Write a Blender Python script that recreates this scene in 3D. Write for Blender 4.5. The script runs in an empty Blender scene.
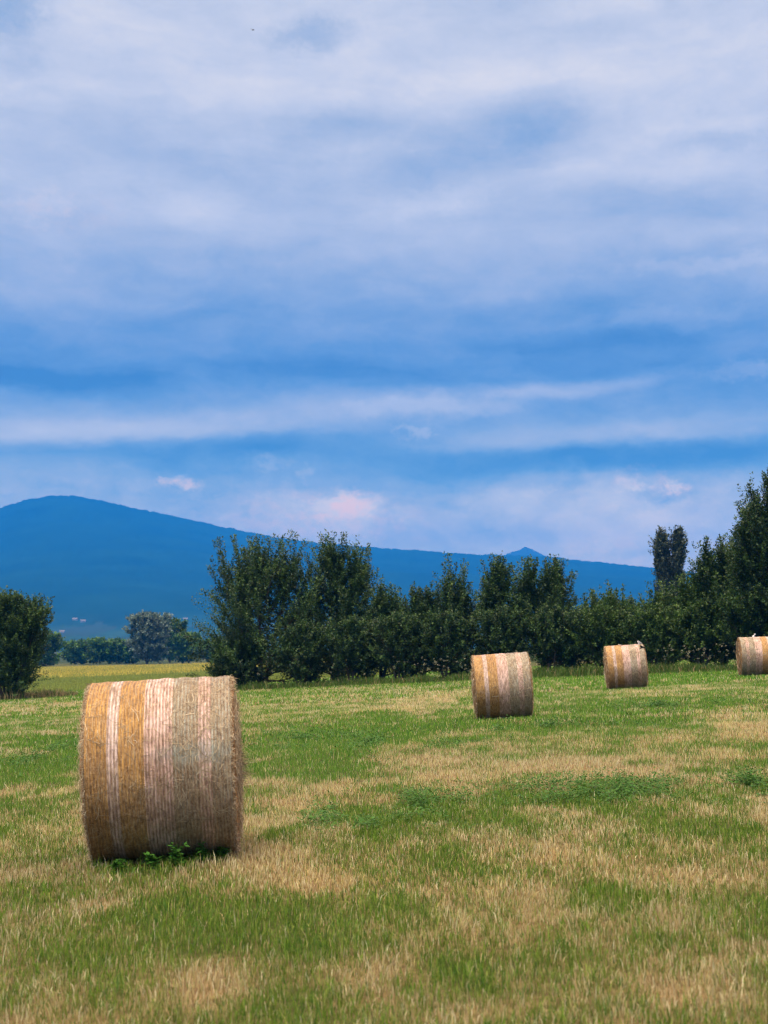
import bpy, math, random
import numpy as np
from mathutils import Vector, Matrix

C = bpy.context.scene
COL = C.collection
rng = np.random.default_rng(11)
F = 1400.0                       # focal length in pixels of the 768 x 1024 frame
PITCH = math.atan(138 / F)
CAMZ = 1.6

# ------------------------------------------------------------------ helpers
def tag(o, label=None, cat=None, group=None, kind=None):
    if label: o['label'] = label
    if cat: o['category'] = cat
    if group: o['group'] = group
    if kind: o['kind'] = kind
    return o

def empty(name, loc, rz=0.0):
    o = bpy.data.objects.new(name, None)
    o.empty_display_size = 0.2
    o.location = loc
    o.rotation_euler = (0, 0, rz)
    COL.objects.link(o)
    return o

def link(name, me, mat, parent=None, smooth=False):
    o = bpy.data.objects.new(name, me)
    for m in (mat if isinstance(mat, (list, tuple)) else [mat]):
        me.materials.append(m)
    COL.objects.link(o)
    if parent: o.parent = parent
    if smooth:
        me.polygons.foreach_set('use_smooth', np.ones(len(me.polygons), dtype=bool))
    return o

def mesh_np(name, V, tris=None, quads=None, col=None, matidx=None):
    """one mesh from numpy arrays; col = per-vertex rgb"""
    me = bpy.data.meshes.new(name)
    V = np.asarray(V, dtype=np.float32)
    nt = 0 if tris is None else len(tris)
    nq = 0 if quads is None else len(quads)
    me.vertices.add(len(V)); me.vertices.foreach_set('co', V.ravel())
    loops = []
    if nt: loops.append(np.asarray(tris, dtype=np.int32).ravel())
    if nq: loops.append(np.asarray(quads, dtype=np.int32).ravel())
    L = np.concatenate(loops)
    me.loops.add(len(L)); me.loops.foreach_set('vertex_index', L)
    me.polygons.add(nt + nq)
    st = np.concatenate([np.arange(nt) * 3, nt * 3 + np.arange(nq) * 4]).astype(np.int32)
    me.polygons.foreach_set('loop_start', st)
    if matidx is not None:
        me.polygons.foreach_set('material_index', np.asarray(matidx, dtype=np.int32))
    if col is not None:
        a = me.attributes.new('col', 'FLOAT_COLOR', 'POINT')
        c4 = np.ones((len(V), 4), dtype=np.float32); c4[:, :3] = col
        a.data.foreach_set('color', c4.ravel())
    me.update(calc_edges=True)
    return me

def _hash(ix, iy, s):
    h = (ix.astype(np.int64) * 374761393 + iy.astype(np.int64) * 668265263 + s * 1274126177) & 0xffffffff
    h = ((h ^ (h >> 13)) * 1274126177) & 0xffffffff
    return ((h ^ (h >> 16)) & 0xffffff) / float(0xffffff)

def vnoise(x, y, s=0):
    x = np.asarray(x, float); y = np.asarray(y, float)
    ix = np.floor(x); iy = np.floor(y)
    fx = x - ix; fy = y - iy
    fx = fx * fx * (3 - 2 * fx); fy = fy * fy * (3 - 2 * fy)
    a = _hash(ix, iy, s); b = _hash(ix + 1, iy, s); c = _hash(ix, iy + 1, s); d = _hash(ix + 1, iy + 1, s)
    return (a * (1 - fx) + b * fx) * (1 - fy) + (c * (1 - fx) + d * fx) * fy

def fbm(x, y, s=0, o=4):
    t = 0; a = 0.5; n = 0
    for k in range(o):
        t = t + a * vnoise(x * 2 ** k, y * 2 ** k, s + k); n += a; a *= 0.5
    return t / n          # 0..1

def ground_z(x, y):
    x = np.asarray(x, float); y = np.asarray(y, float)
    r = np.hypot(x, y)
    fade = np.exp(-(r / 1300.0) ** 4)
    z = 0.05 * 60 * np.tanh(x / 60.0) * fade
    z = z + (fbm(x * 0.35, y * 0.35, 5, 3) - 0.5) * 0.10 * np.exp(-(r / 200) ** 2)
    return z

def pdir(px, py):
    X = (px - 384) / F; Y = (512 - py) / F
    return np.array([X, math.cos(PITCH) - Y * math.sin(PITCH), math.sin(PITCH) + Y * math.cos(PITCH)])

def at(px, py, D):
    d = pdir(px, py); return d * (D / d[1]) + np.array([0, 0, CAMZ])

def ghit(px, py):
    d = pdir(px, py); lo, hi = 2.0, 900.0
    for _ in range(60):
        m = 0.5 * (lo + hi)
        p = d * (m / d[1]) + np.array([0, 0, CAMZ])
        g = 0.05 * 60 * math.tanh(p[0] / 60)
        if p[2] > g: lo = m
        else: hi = m
    return d * (lo / d[1]) + np.array([0, 0, CAMZ])

def gpt(px, D):
    """point of the ground under image column px at depth D"""
    x = (px - 384) / F * D
    return np.array([x, D, float(ground_z(x, D))])

# ------------------------------------------------------------------ materials
def newmat(name):
    m = bpy.data.materials.new(name); m.use_nodes = True
    nt = m.node_tree
    for n in list(nt.nodes): nt.nodes.remove(n)
    return m, nt

def N(nt, t, **kw):
    n = nt.nodes.new(t)
    for k, v in kw.items(): setattr(n, k, v)
    return n

def leaf_material(name, rough=0.5, trans=0.3, spec=0.4):
    m, nt = newmat(name)
    out = N(nt, 'ShaderNodeOutputMaterial')
    at_ = N(nt, 'ShaderNodeAttribute', attribute_name='col')
    p = N(nt, 'ShaderNodeBsdfPrincipled')
    p.inputs['Roughness'].default_value = rough
    p.inputs['Specular IOR Level'].default_value = spec
    tr = N(nt, 'ShaderNodeBsdfTranslucent')
    mx = N(nt, 'ShaderNodeMixShader'); mx.inputs[0].default_value = trans
    nt.links.new(at_.outputs['Color'], p.inputs['Base Color'])
    nt.links.new(at_.outputs['Color'], tr.inputs['Color'])
    nt.links.new(p.outputs[0], mx.inputs[1]); nt.links.new(tr.outputs[0], mx.inputs[2])
    nt.links.new(mx.outputs[0], out.inputs[0])
    return m

def ramp(nt, stops, interp='LINEAR'):
    r = N(nt, 'ShaderNodeValToRGB'); cr = r.color_ramp; cr.interpolation = interp
    while len(cr.elements) < len(stops): cr.elements.new(0.5)
    for e, (p, c) in zip(cr.elements, stops):
        e.position = p; e.color = (*c, 1)
    return r

def noise_material(name, c1, c2, scale, rough=0.9, bump=0.0, stretch=(1, 1, 1)):
    m, nt = newmat(name)
    out = N(nt, 'ShaderNodeOutputMaterial'); p = N(nt, 'ShaderNodeBsdfPrincipled')
    p.inputs['Roughness'].default_value = rough; p.inputs['Specular IOR Level'].default_value = 0.2
    tc = N(nt, 'ShaderNodeTexCoord'); mp = N(nt, 'ShaderNodeMapping'); mp.inputs['Scale'].default_value = stretch
    nz = N(nt, 'ShaderNodeTexNoise'); nz.inputs['Scale'].default_value = scale; nz.inputs['Detail'].default_value = 6
    r = ramp(nt, [(0.3, c1), (0.7, c2)])
    nt.links.new(tc.outputs['Object'], mp.inputs[0]); nt.links.new(mp.outputs[0], nz.inputs['Vector'])
    nt.links.new(nz.outputs['Fac'], r.inputs[0]); nt.links.new(r.outputs[0], p.inputs['Base Color'])
    if bump:
        b = N(nt, 'ShaderNodeBump'); b.inputs['Strength'].default_value = bump; b.inputs['Distance'].default_value = 0.02
        nt.links.new(nz.outputs['Fac'], b.inputs['Height']); nt.links.new(b.outputs[0], p.inputs['Normal'])
    nt.links.new(p.outputs[0], out.inputs[0])
    return m

M_grass = leaf_material('grass_blades', 0.6, 0.30, 0.25)
M_leaf = leaf_material('tree_leaves', 0.5, 0.22, 0.28)
M_straw = leaf_material('straw', 0.6, 0.15, 0.3)
M_petal = leaf_material('flower_heads', 0.8, 0.3, 0.1)
M_bark = noise_material('bark', (0.05, 0.04, 0.03), (0.13, 0.11, 0.085), 9, 0.9, 0.5, (1, 1, 0.2))
M_palebark = noise_material('pale_bark', (0.16, 0.15, 0.13), (0.34, 0.32, 0.28), 3, 0.9, 0.4, (1, 1, 0.2))
M_wall = noise_material('lime_render', (0.26, 0.26, 0.26), (0.34, 0.34, 0.33), 0.5, 0.9)
M_roof = noise_material('weathered_tiles', (0.16, 0.14, 0.13), (0.22, 0.19, 0.17), 1.5, 0.9)
M_feather = noise_material('dark_feathers', (0.02, 0.02, 0.022), (0.05, 0.05, 0.055), 20, 0.6)

# ------------------------------------------------------------------ where the field is dry, where it is green
BLOBS = [  # px, py, rx, ry (in the photograph, turned into places on the ground), amount (+ dry, - green)
    (30, 708, 45, 5, .45), (40, 755, 55, 36, -.6), (60, 830, 40, 30, .35), (10, 840, 30, 30, .2),
    (130, 950, 100, 45, -.42), (200, 905, 70, 22, -.25), (15, 950, 35, 70, .35), (60, 880, 50, 14, .3),
    (330, 880, 90, 34, .42), (285, 800, 45, 36, .35), (350, 708, 70, 6, .3), (285, 752, 18, 10, .5),
    (300, 738, 55, 10, -.5), (330, 765, 55, 10, -.45), (370, 740, 40, 24, -.4), (400, 690, 60, 5, .15),
    (420, 703, 50, 8, .6), (610, 693, 60, 4, .35), (500, 727, 120, 8, -.5), (660, 706, 100, 8, -.4),
    (735, 728, 60, 14, .7), (585, 768, 75, 12, 1.0), (440, 758, 45, 13, .3), (570, 742, 90, 5, .1), (660, 748, 45, 6, .4),
    (590, 795, 95, 13, -.6), (420, 808, 45, 16, -.45), (752, 788, 28, 14, -.6), (540, 855, 60, 24, .35),
    (700, 870, 90, 25, .4), (640, 830, 60, 12, -.1), (330, 815, 22, 14, -.5), (760, 820, 30, 12, .35),
    (480, 975, 90, 22, -.22), (600, 925, 60, 16, -.25), (700, 960, 80, 30, .35), (380, 985, 60, 30, .3), (540, 1005, 60, 15, .2),
    (165, 864, 85, 9, -.55), (384, 674, 400, 8, -.35), (690, 676, 120, 8, -.4), (250, 990, 50, 30, .15),
]
_bl = []
for (cx, cy, rx, ry, a) in BLOBS:
    p = ghit(cx, cy); n = ghit(cx, cy + ry); f = ghit(cx, max(cy - ry, 664))
    _bl.append((p[0], p[1], rx / F * p[1], 0.5 * (abs(f[1] - n[1])) + 0.05, a))

def dryness(x, y):
    x = np.asarray(x, float); y = np.asarray(y, float)
    wx = x + (fbm(x * 1.1, y * 0.7, 21, 3) - .5) * 1.4 * np.clip(y / 14, .4, 2.2)
    wy = y + (fbm(x * 1.1, y * 0.7, 31, 3) - .5) * 2.2 * np.clip(y / 14, .4, 3)
    d = np.full(x.shape, 0.455)
    for (bx, by, rx, ry, a) in _bl:
        q = ((wx - bx) / rx) ** 2 + ((wy - by) / ry) ** 2
        d += .85 * a * np.exp(-q ** 1.3)
    d += (fbm(x * 0.55, y * 0.30, 41, 4) - .5) * 0.8
    d += (fbm(x * 2.2, y * 1.1, 51, 4) - .5) * 1.35 + (fbm(x * 8, y * 4, 57, 2) - .5) * .5
    # faint swathes left by the mower
    d += 0.07 * np.sin((x * 0.35 + y * 0.9) * 2.1 + 2 * fbm(x * .2, y * .2, 61, 2))
    d -= .09 * np.clip((y - 14) / 8, 0, 1)
    return np.clip(d, 0, 1)

# ------------------------------------------------------------------ ground sheet
def build_ground():
    rad = np.concatenate([[0.4], np.geomspace(1.5, 100, 190), np.geomspace(103, 8800, 70)])
    na = 720
    ang = np.linspace(0, 2 * np.pi, na, endpoint=False)
    A, R = np.meshgrid(ang, rad)
    x = (R * np.sin(A)).ravel(); y = (R * np.cos(A)).ravel()
    z = ground_z(x, y)
    d = dryness(x, y)
    near = np.array([.17, .125, .062]) * d[:, None] + np.array([.05, .065, .018]) * (1 - d[:, None])
    r = np.hypot(x, y)
    k = np.clip((r - 88) / 40, 0, 1)[:, None]
    m = fbm(x / 160, y / 60, 71, 4)[:, None]
    far = np.where(m > .52, np.array([[.075, .09, .03]]), np.array([[.03, .05, .016]]))
    # pale dry strip and crop stubble out to the left, before the far trees
    col = near * (1 - k) + far * k
    V = np.stack([x, y, z], 1)
    nr = len(rad)
    i = np.arange(nr - 1)[:, None]; j = np.arange(na)[None, :]; j2 = (j + 1) % na
    q = np.stack([i * na + j, i * na + j2, (i + 1) * na + j2, (i + 1) * na + j], -1).reshape(-1, 4)[:, ::-1]
    c0 = len(V)
    V = np.vstack([V, [[0, 0, float(ground_z(0, 0))]]]); col = np.vstack([col, col[:1]])
    t = np.stack([np.full(na, c0), (np.arange(na) + 1) % na, np.arange(na)], 1)
    me = mesh_np('ground', V, t, q, col)
    m_, nt = newmat('field_soil')
    out = N(nt, 'ShaderNodeOutputMaterial'); p = N(nt, 'ShaderNodeBsdfPrincipled')
    p.inputs['Roughness'].default_value = 0.95; p.inputs['Specular IOR Level'].default_value = 0.1
    a = N(nt, 'ShaderNodeAttribute', attribute_name='col')
    tc = N(nt, 'ShaderNodeTexCoord'); nz = N(nt, 'ShaderNodeTexNoise'); nz.inputs['Scale'].default_value = 14; nz.inputs['Detail'].default_value = 8
    r_ = ramp(nt, [(0.3, (.55, .5, .45)), (0.7, (1.3, 1.3, 1.25))])
    mul = N(nt, 'ShaderNodeMix', data_type='RGBA', blend_type='MULTIPLY'); mul.inputs[0].default_value = 1
    b = N(nt, 'ShaderNodeBump'); b.inputs['Strength'].default_value = .6; b.inputs['Distance'].default_value = .03
    nt.links.new(tc.outputs['Object'], nz.inputs['Vector']); nt.links.new(nz.outputs['Fac'], r_.inputs[0])
    nt.links.new(a.outputs['Color'], mul.inputs[6]); nt.links.new(r_.outputs[0], mul.inputs[7])
    nt.links.new(mul.outputs[2], p.inputs['Base Color'])
    nt.links.new(nz.outputs['Fac'], b.inputs['Height']); nt.links.new(b.outputs[0], p.inputs['Normal'])
    nt.links.new(p.outputs[0], out.inputs[0])
    o = link('ground', me, m_, smooth=True)
    tag(o, kind='structure')
build_ground()

# ------------------------------------------------------------------ blades
def blades(x, y, h, w, lean, c_base, c_tip, segs=2, z=None):
    """arrays -> verts, tris, colours; each blade a bent tapering ribbon"""
    n = len(x)
    if z is None: z = ground_z(x, y)
    yaw = rng.uniform(0, 2 * np.pi, n)
    la = rng.uniform(0, 2 * np.pi, n)
    sx, sy = np.cos(yaw) * w * .5, np.sin(yaw) * w * .5
    lx, ly = np.cos(la) * lean * h, np.sin(la) * lean * h
    P0 = np.stack([x, y, z - .01], 1)
    S = np.stack([sx, sy, np.zeros(n)], 1)
    if segs == 1:
        T = np.stack([x + lx, y + ly, z + h * np.sqrt(np.clip(1 - lean ** 2, .05, 1))], 1)
        V = np.stack([P0 - S, P0 + S, T], 1).reshape(-1, 3)
        b = np.arange(n) * 3
        tris = np.stack([b, b + 1, b + 2], 1)
        col = np.stack([c_base, c_base, c_tip], 1).reshape(-1, 3)
    else:
        Mi = np.stack([x + lx * .35, y + ly * .35, z + h * .55], 1)
        T = np.stack([x + lx, y + ly, z + h * np.sqrt(np.clip(1 - lean ** 2, .05, 1))], 1)
        V = np.stack([P0 - S, P0 + S, Mi - S * .8, Mi + S * .8, T], 1).reshape(-1, 3)
        b = np.arange(n) * 5
        tris = np.concatenate([np.stack([b, b + 1, b + 3], 1), np.stack([b, b + 3, b + 2], 1), np.stack([b + 2, b + 3, b + 4], 1)])
        cm = (c_base + c_tip) * .5
        col = np.stack([c_base, c_base, cm, cm, c_tip], 1).reshape(-1, 3)
    return V, tris, col

def merge(parts):
    Vs, Ts, Cs, k = [], [], [], 0
    for V, T, c in parts:
        Vs.append(V); Ts.append(T + k); Cs.append(c); k += len(V)
    return np.vstack(Vs), np.vstack(Ts), np.vstack(Cs)

GREENS = np.array([[.085, .19, .014], [.135, .25, .018], [.055, .15, .018], [.22, .30, .05]])
STRAWS = np.array([[.60, .49, .25], [.45, .34, .165], [.70, .61, .36], [.33, .235, .115], [.55, .50, .22]])

BALES = []   # filled below; blades keep clear of what the bales stand on

def build_grass():
    parts = []
    for (d0, d1, dens, w, h0, h1, segs) in [
        (4.0, 9, 5200, .0036, .02, .085, 2), (9, 15, 3200, .005, .02, .08, 2),
        (15, 26, 1500, .0085, .02, .085, 1), (26, 45, 560, .017, .03, .095, 1), (45, 92, 175, .040, .04, .12, 1)]:
        area = .30 * (d1 ** 2 - d0 ** 2) + 3.2 * (d1 - d0)
        n = int(area * dens * 1.0)
        y = np.sqrt(rng.uniform(d0 ** 2, d1 ** 2, n)) if d0 > 12 else rng.uniform(d0, d1, n)
        if d0 <= 12:   # weight by width
            keep = rng.uniform(0, 1, n) < (.30 * y + 1.6) / (.30 * d1 + 1.6)
            y = y[keep]; n = len(y)
        x = rng.uniform(-1, 1, n) * (.30 * y + 1.6)
        # tufts
        tf = fbm(x * 5, y * 5, 81, 2)
        keep = rng.uniform(0, 1, n) < .35 + 1.2 * tf
        x, y, tf = x[keep], y[keep], tf[keep]; n = len(x)
        for (bx, by, rz, hl, R) in BALES:
            lx = (x - bx) * math.cos(rz) + (y - by) * math.sin(rz); ly = -(x - bx) * math.sin(rz) + (y - by) * math.cos(rz)
            ok = ~((np.abs(lx) < hl - .02) & (np.abs(ly) < R * .42))
            x, y, tf = x[ok], y[ok], tf[ok]
        n = len(x)
        d = dryness(x, y)
        dry = rng.uniform(0, 1, n) < np.clip((d - .5) * 1.25 + .47, .08, .92)
        gi = rng.integers(0, len(GREENS), n); si = rng.integers(0, len(STRAWS), n)
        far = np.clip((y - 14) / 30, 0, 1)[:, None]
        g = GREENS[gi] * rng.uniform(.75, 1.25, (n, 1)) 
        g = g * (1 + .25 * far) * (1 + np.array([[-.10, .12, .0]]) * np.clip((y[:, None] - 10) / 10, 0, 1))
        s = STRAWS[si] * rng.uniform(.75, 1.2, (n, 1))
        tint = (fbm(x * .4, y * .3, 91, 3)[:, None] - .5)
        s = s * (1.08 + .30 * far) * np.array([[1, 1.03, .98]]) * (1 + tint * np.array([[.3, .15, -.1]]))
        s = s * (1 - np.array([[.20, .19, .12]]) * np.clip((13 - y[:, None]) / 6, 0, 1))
        pale = (rng.uniform(0, 1, n) < .14)[:, None]
        s = np.where(pale, np.array([[.80, .73, .47]]), s)
        c = np.where(dry[:, None], s, g)
        h = rng.uniform(h0, h1, n) * np.where(dry, .85, 1.0) * (.6 + .8 * tf)
        long_ = rng.uniform(0, 1, n) < .03
        h = np.where(long_, h * 1.9, h)
        lean = np.where(dry, rng.uniform(0, .75, n) ** 1.2, rng.uniform(.1, .85, n))
        ww = w * rng.uniform(.6, 1.4, n)
        cb = c * .75
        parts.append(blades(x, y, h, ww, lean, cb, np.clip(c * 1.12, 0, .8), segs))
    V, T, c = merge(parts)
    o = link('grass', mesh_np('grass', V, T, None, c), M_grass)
    tag(o, 'short mown grass and dry stubble in tan and green patches across the field', 'grass', None, 'stuff')

# ------------------------------------------------------------------ bales
def net_material(seed, stain):
    m, nt = newmat('net_wrap')
    L = nt.links
    out = N(nt, 'ShaderNodeOutputMaterial'); p = N(nt, 'ShaderNodeBsdfPrincipled')
    p.inputs['Roughness'].default_value = .45; p.inputs['Specular IOR Level'].default_value = .35
    at_u = N(nt, 'ShaderNodeAttribute', attribute_name='u')
    tc = N(nt, 'ShaderNodeTexCoord')
    def noise(scale, stretch, detail=5, rough=.6, dist=0):
        mp = N(nt, 'ShaderNodeMapping'); mp.inputs['Scale'].default_value = stretch; mp.inputs['Location'].default_value = (seed, seed * .7, 0)
        L.new(tc.outputs['Object'], mp.inputs[0])
        z = N(nt, 'ShaderNodeTexNoise'); z.inputs['Scale'].default_value = scale; z.inputs['Detail'].default_value = detail; z.inputs['Roughness'].default_value = rough; z.inputs['Distortion'].default_value = dist
        L.new(mp.outputs[0], z.inputs['Vector']); return z.outputs['Fac']
    def mth(op, a, b=None, c=None):
        n = N(nt, 'ShaderNodeMath', operation=op)
        for i, v in enumerate((a, b, c)):
            if v is None: continue
            if isinstance(v, (int, float)): n.inputs[i].default_value = v
            else: L.new(v, n.inputs[i])
        return n.outputs[0]
    gold = (.60, .35, .095); pw = (.80, .66, .61); pk = (.82, .62, .57); gr = (.43, .455, .385); br = (.36, .21, .10)
    wob = mth('MULTIPLY_ADD', noise(1.6, (1, 1, 1), 3), .022, -.011)
    u = mth('ADD', at_u.outputs['Fac'], wob)
    band = ramp(nt, [(0, br), (.012, gold), (.163, pw), (.242, gold), (.408, pk), (.597, gr), (.768, pk), (.852, gr), (.985, br)], 'CONSTANT')
    L.new(u, band.inputs[0])
    # how strongly the mesh of threads hides the hay in each band
    dens = ramp(nt, [(0, (.2,) * 3), (.012, (.62,) * 3), (.163, (.85,) * 3), (.242, (.62,) * 3), (.408, (.75,) * 3), (.597, (.62,) * 3), (.768, (.8,) * 3), (.852, (.62,) * 3), (.985, (.15,) * 3)], 'CONSTANT')
    L.new(u, dens.inputs[0])
    fine = noise(26, (1, 1, 1), 8, .7)
    streak = noise(60, (1.0, .16, .16), 4, .6)
    diag = noise(30, (1, 1, 1), 4, .65, 2.2)
    hay = ramp(nt, [(.34, (.10, .05, .02)), (.46, (.27, .165, .08)), (.55, (.42, .31, .18)), (.68, (.64, .54, .37))])
    L.new(mth('ADD', mth('MULTIPLY', fine, .5), mth('MULTIPLY', diag, .5)), hay.inputs[0])
    # threads
    ph = mth('MULTIPLY_ADD', u, 2 * math.pi * 44, mth('MULTIPLY', noise(9, (1, 1, 1), 3), 2.4))
    sn = mth('SINE', ph)
    thr = N(nt, 'ShaderNodeMapRange', interpolation_type='SMOOTHSTEP'); thr.inputs['From Min'].default_value = -.55; thr.inputs['From Max'].default_value = .45
    L.new(sn, thr.inputs['Value'])
    brk = N(nt, 'ShaderNodeMapRange'); brk.inputs['From Min'].default_value = .3; brk.inputs['From Max'].default_value = .62; brk.inputs['To Min'].default_value = .35; brk.inputs['To Max'].default_value = 1.1
    L.new(noise(13, (1, .45, .45), 5, .65), brk.inputs['Value'])
    fac = mth('MULTIPLY', mth('MULTIPLY', mth('MULTIPLY_ADD', thr.outputs[0], .65, .35), dens.outputs[0]), brk.outputs[0])
    # net colour fades into brown hay towards the bottom, with a ragged edge
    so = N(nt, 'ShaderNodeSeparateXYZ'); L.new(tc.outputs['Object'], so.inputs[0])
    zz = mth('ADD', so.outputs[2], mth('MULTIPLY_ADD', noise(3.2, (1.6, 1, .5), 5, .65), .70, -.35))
    zfade = N(nt, 'ShaderNodeMapRange', interpolation_type='SMOOTHSTEP'); zfade.inputs['From Min'].default_value = .50; zfade.inputs['From Max'].default_value = .88
    zfade.inputs['To Min'].default_value = .50 if stain else .72; L.new(zz, zfade.inputs['Value'])
    fac = mth('MULTIPLY', fac, zfade.outputs[0])
    fac = mth('MINIMUM', mth('MULTIPLY', fac, 1.5), 1)
    mx = N(nt, 'ShaderNodeMix', data_type='RGBA'); L.new(fac, mx.inputs[0]); L.new(hay.outputs[0], mx.inputs[6]); L.new(band.outputs[0], mx.inputs[7])
    colr = mx.outputs[2]
    # darker strands between the threads, and blotches of weathering
    vr = ramp(nt, [(.36, (.50, .44, .40)), (.58, (1.15, 1.15, 1.15))]); L.new(streak, vr.inputs[0])
    m2 = N(nt, 'ShaderNodeMix', data_type='RGBA', blend_type='MULTIPLY'); m2.inputs[0].default_value = .85; L.new(colr, m2.inputs[6]); L.new(vr.outputs[0], m2.inputs[7]); colr = m2.outputs[2]
    wr = ramp(nt, [(.35, (.72, .66, .60)), (.6, (1.05, 1.05, 1.05))]); L.new(noise(2.2, (1, 1, 1), 6, .6), wr.inputs[0])
    m3 = N(nt, 'ShaderNodeMix', data_type='RGBA', blend_type='MULTIPLY'); m3.inputs[0].default_value = .8; L.new(colr, m3.inputs[6]); L.new(wr.outputs[0], m3.inputs[7]); colr = m3.outputs[2]
    if stain:
        mp = N(nt, 'ShaderNodeMapping', vector_type='TEXTURE'); mp.inputs['Location'].default_value = stain[:3]; mp.inputs['Scale'].default_value = stain[3:]
        wv = N(nt, 'ShaderNodeVectorMath', operation='MULTIPLY_ADD'); wv.inputs[1].default_value = (.14,) * 3; wv.inputs[2].default_value = (-.07,) * 3
        nz = N(nt, 'ShaderNodeTexNoise'); nz.inputs['Scale'].default_value = 9; L.new(tc.outputs['Object'], nz.inputs['Vector']); L.new(nz.outputs['Color'], wv.inputs[0])
        ad = N(nt, 'ShaderNodeVectorMath', operation='ADD'); L.new(tc.outputs['Object'], ad.inputs[0]); L.new(wv.outputs[0], ad.inputs[1])
        L.new(ad.outputs[0], mp.inputs[0]); ln = N(nt, 'ShaderNodeVectorMath', operation='LENGTH'); L.new(mp.outputs[0], ln.inputs[0])
        mr = N(nt, 'ShaderNodeMapRange', interpolation_type='SMOOTHSTEP'); mr.inputs['From Min'].default_value = 1; mr.inputs['From Max'].default_value = .3; mr.inputs['To Max'].default_value = .6
        L.new(ln.outputs['Value'], mr.inputs['Value'])
        sf = mth('MULTIPLY', mr.outputs[0], mth('MULTIPLY', fine, 1.5))
        m4 = N(nt, 'ShaderNodeMix', data_type='RGBA'); m4.inputs[7].default_value = (.22, .30, .28, 1); L.new(sf, m4.inputs[0]); L.new(colr, m4.inputs[6]); colr = m4.outputs[2]
    L.new(colr, p.inputs['Base Color'])
    b = N(nt, 'ShaderNodeBump'); b.inputs['Strength'].default_value = .9; b.inputs['Distance'].default_value = .02
    L.new(mth('ADD', mth('MULTIPLY', thr.outputs[0], .35), mth('MULTIPLY', mth('ADD', fine, diag), .8)), b.inputs['Height'])
    L.new(b.outputs[0], p.inputs['Normal'])
    L.new(p.outputs[0], out.inputs[0])
    return m

def hay_material():
    m, nt = newmat('pressed_hay'); L = nt.links
    out = N(nt, 'ShaderNodeOutputMaterial'); p = N(nt, 'ShaderNodeBsdfPrincipled')
    p.inputs['Roughness'].default_value = .85; p.inputs['Specular IOR Level'].default_value = .15
    tc = N(nt, 'ShaderNodeTexCoord'); 
    n1 = N(nt, 'ShaderNodeTexNoise'); n1.inputs['Scale'].default_value = 30; n1.inputs['Detail'].default_value = 8; n1.inputs['Roughness'].default_value = .7
    n1.inputs['Distortion'].default_value = 1.2
    r = ramp(nt, [(.3, (.10, .05, .02)), (.48, (.30, .17, .075)), (.62, (.45, .29, .14)), (.78, (.58, .42, .24))])
    b = N(nt, 'ShaderNodeBump'); b.inputs['Strength'].default_value = .9; b.inputs['Distance'].default_value = .02
    L.new(tc.outputs['Object'], n1.inputs['Vector']); L.new(n1.outputs['Fac'], r.inputs[0]); L.new(r.outputs[0], p.inputs['Base Color'])
    L.new(n1.outputs['Fac'], b.inputs['Height']); L.new(b.outputs[0], p.inputs['Normal']); L.new(p.outputs[0], out.inputs[0])
    return m
M_hay = hay_material()
M_netwhite = noise_material('loose_net', (.7, .69, .68), (.82, .81, .8), 30, .5)
M_netdark = noise_material('dark_net', (.02, .02, .02), (.05, .05, .05), 30, .5)

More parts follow.
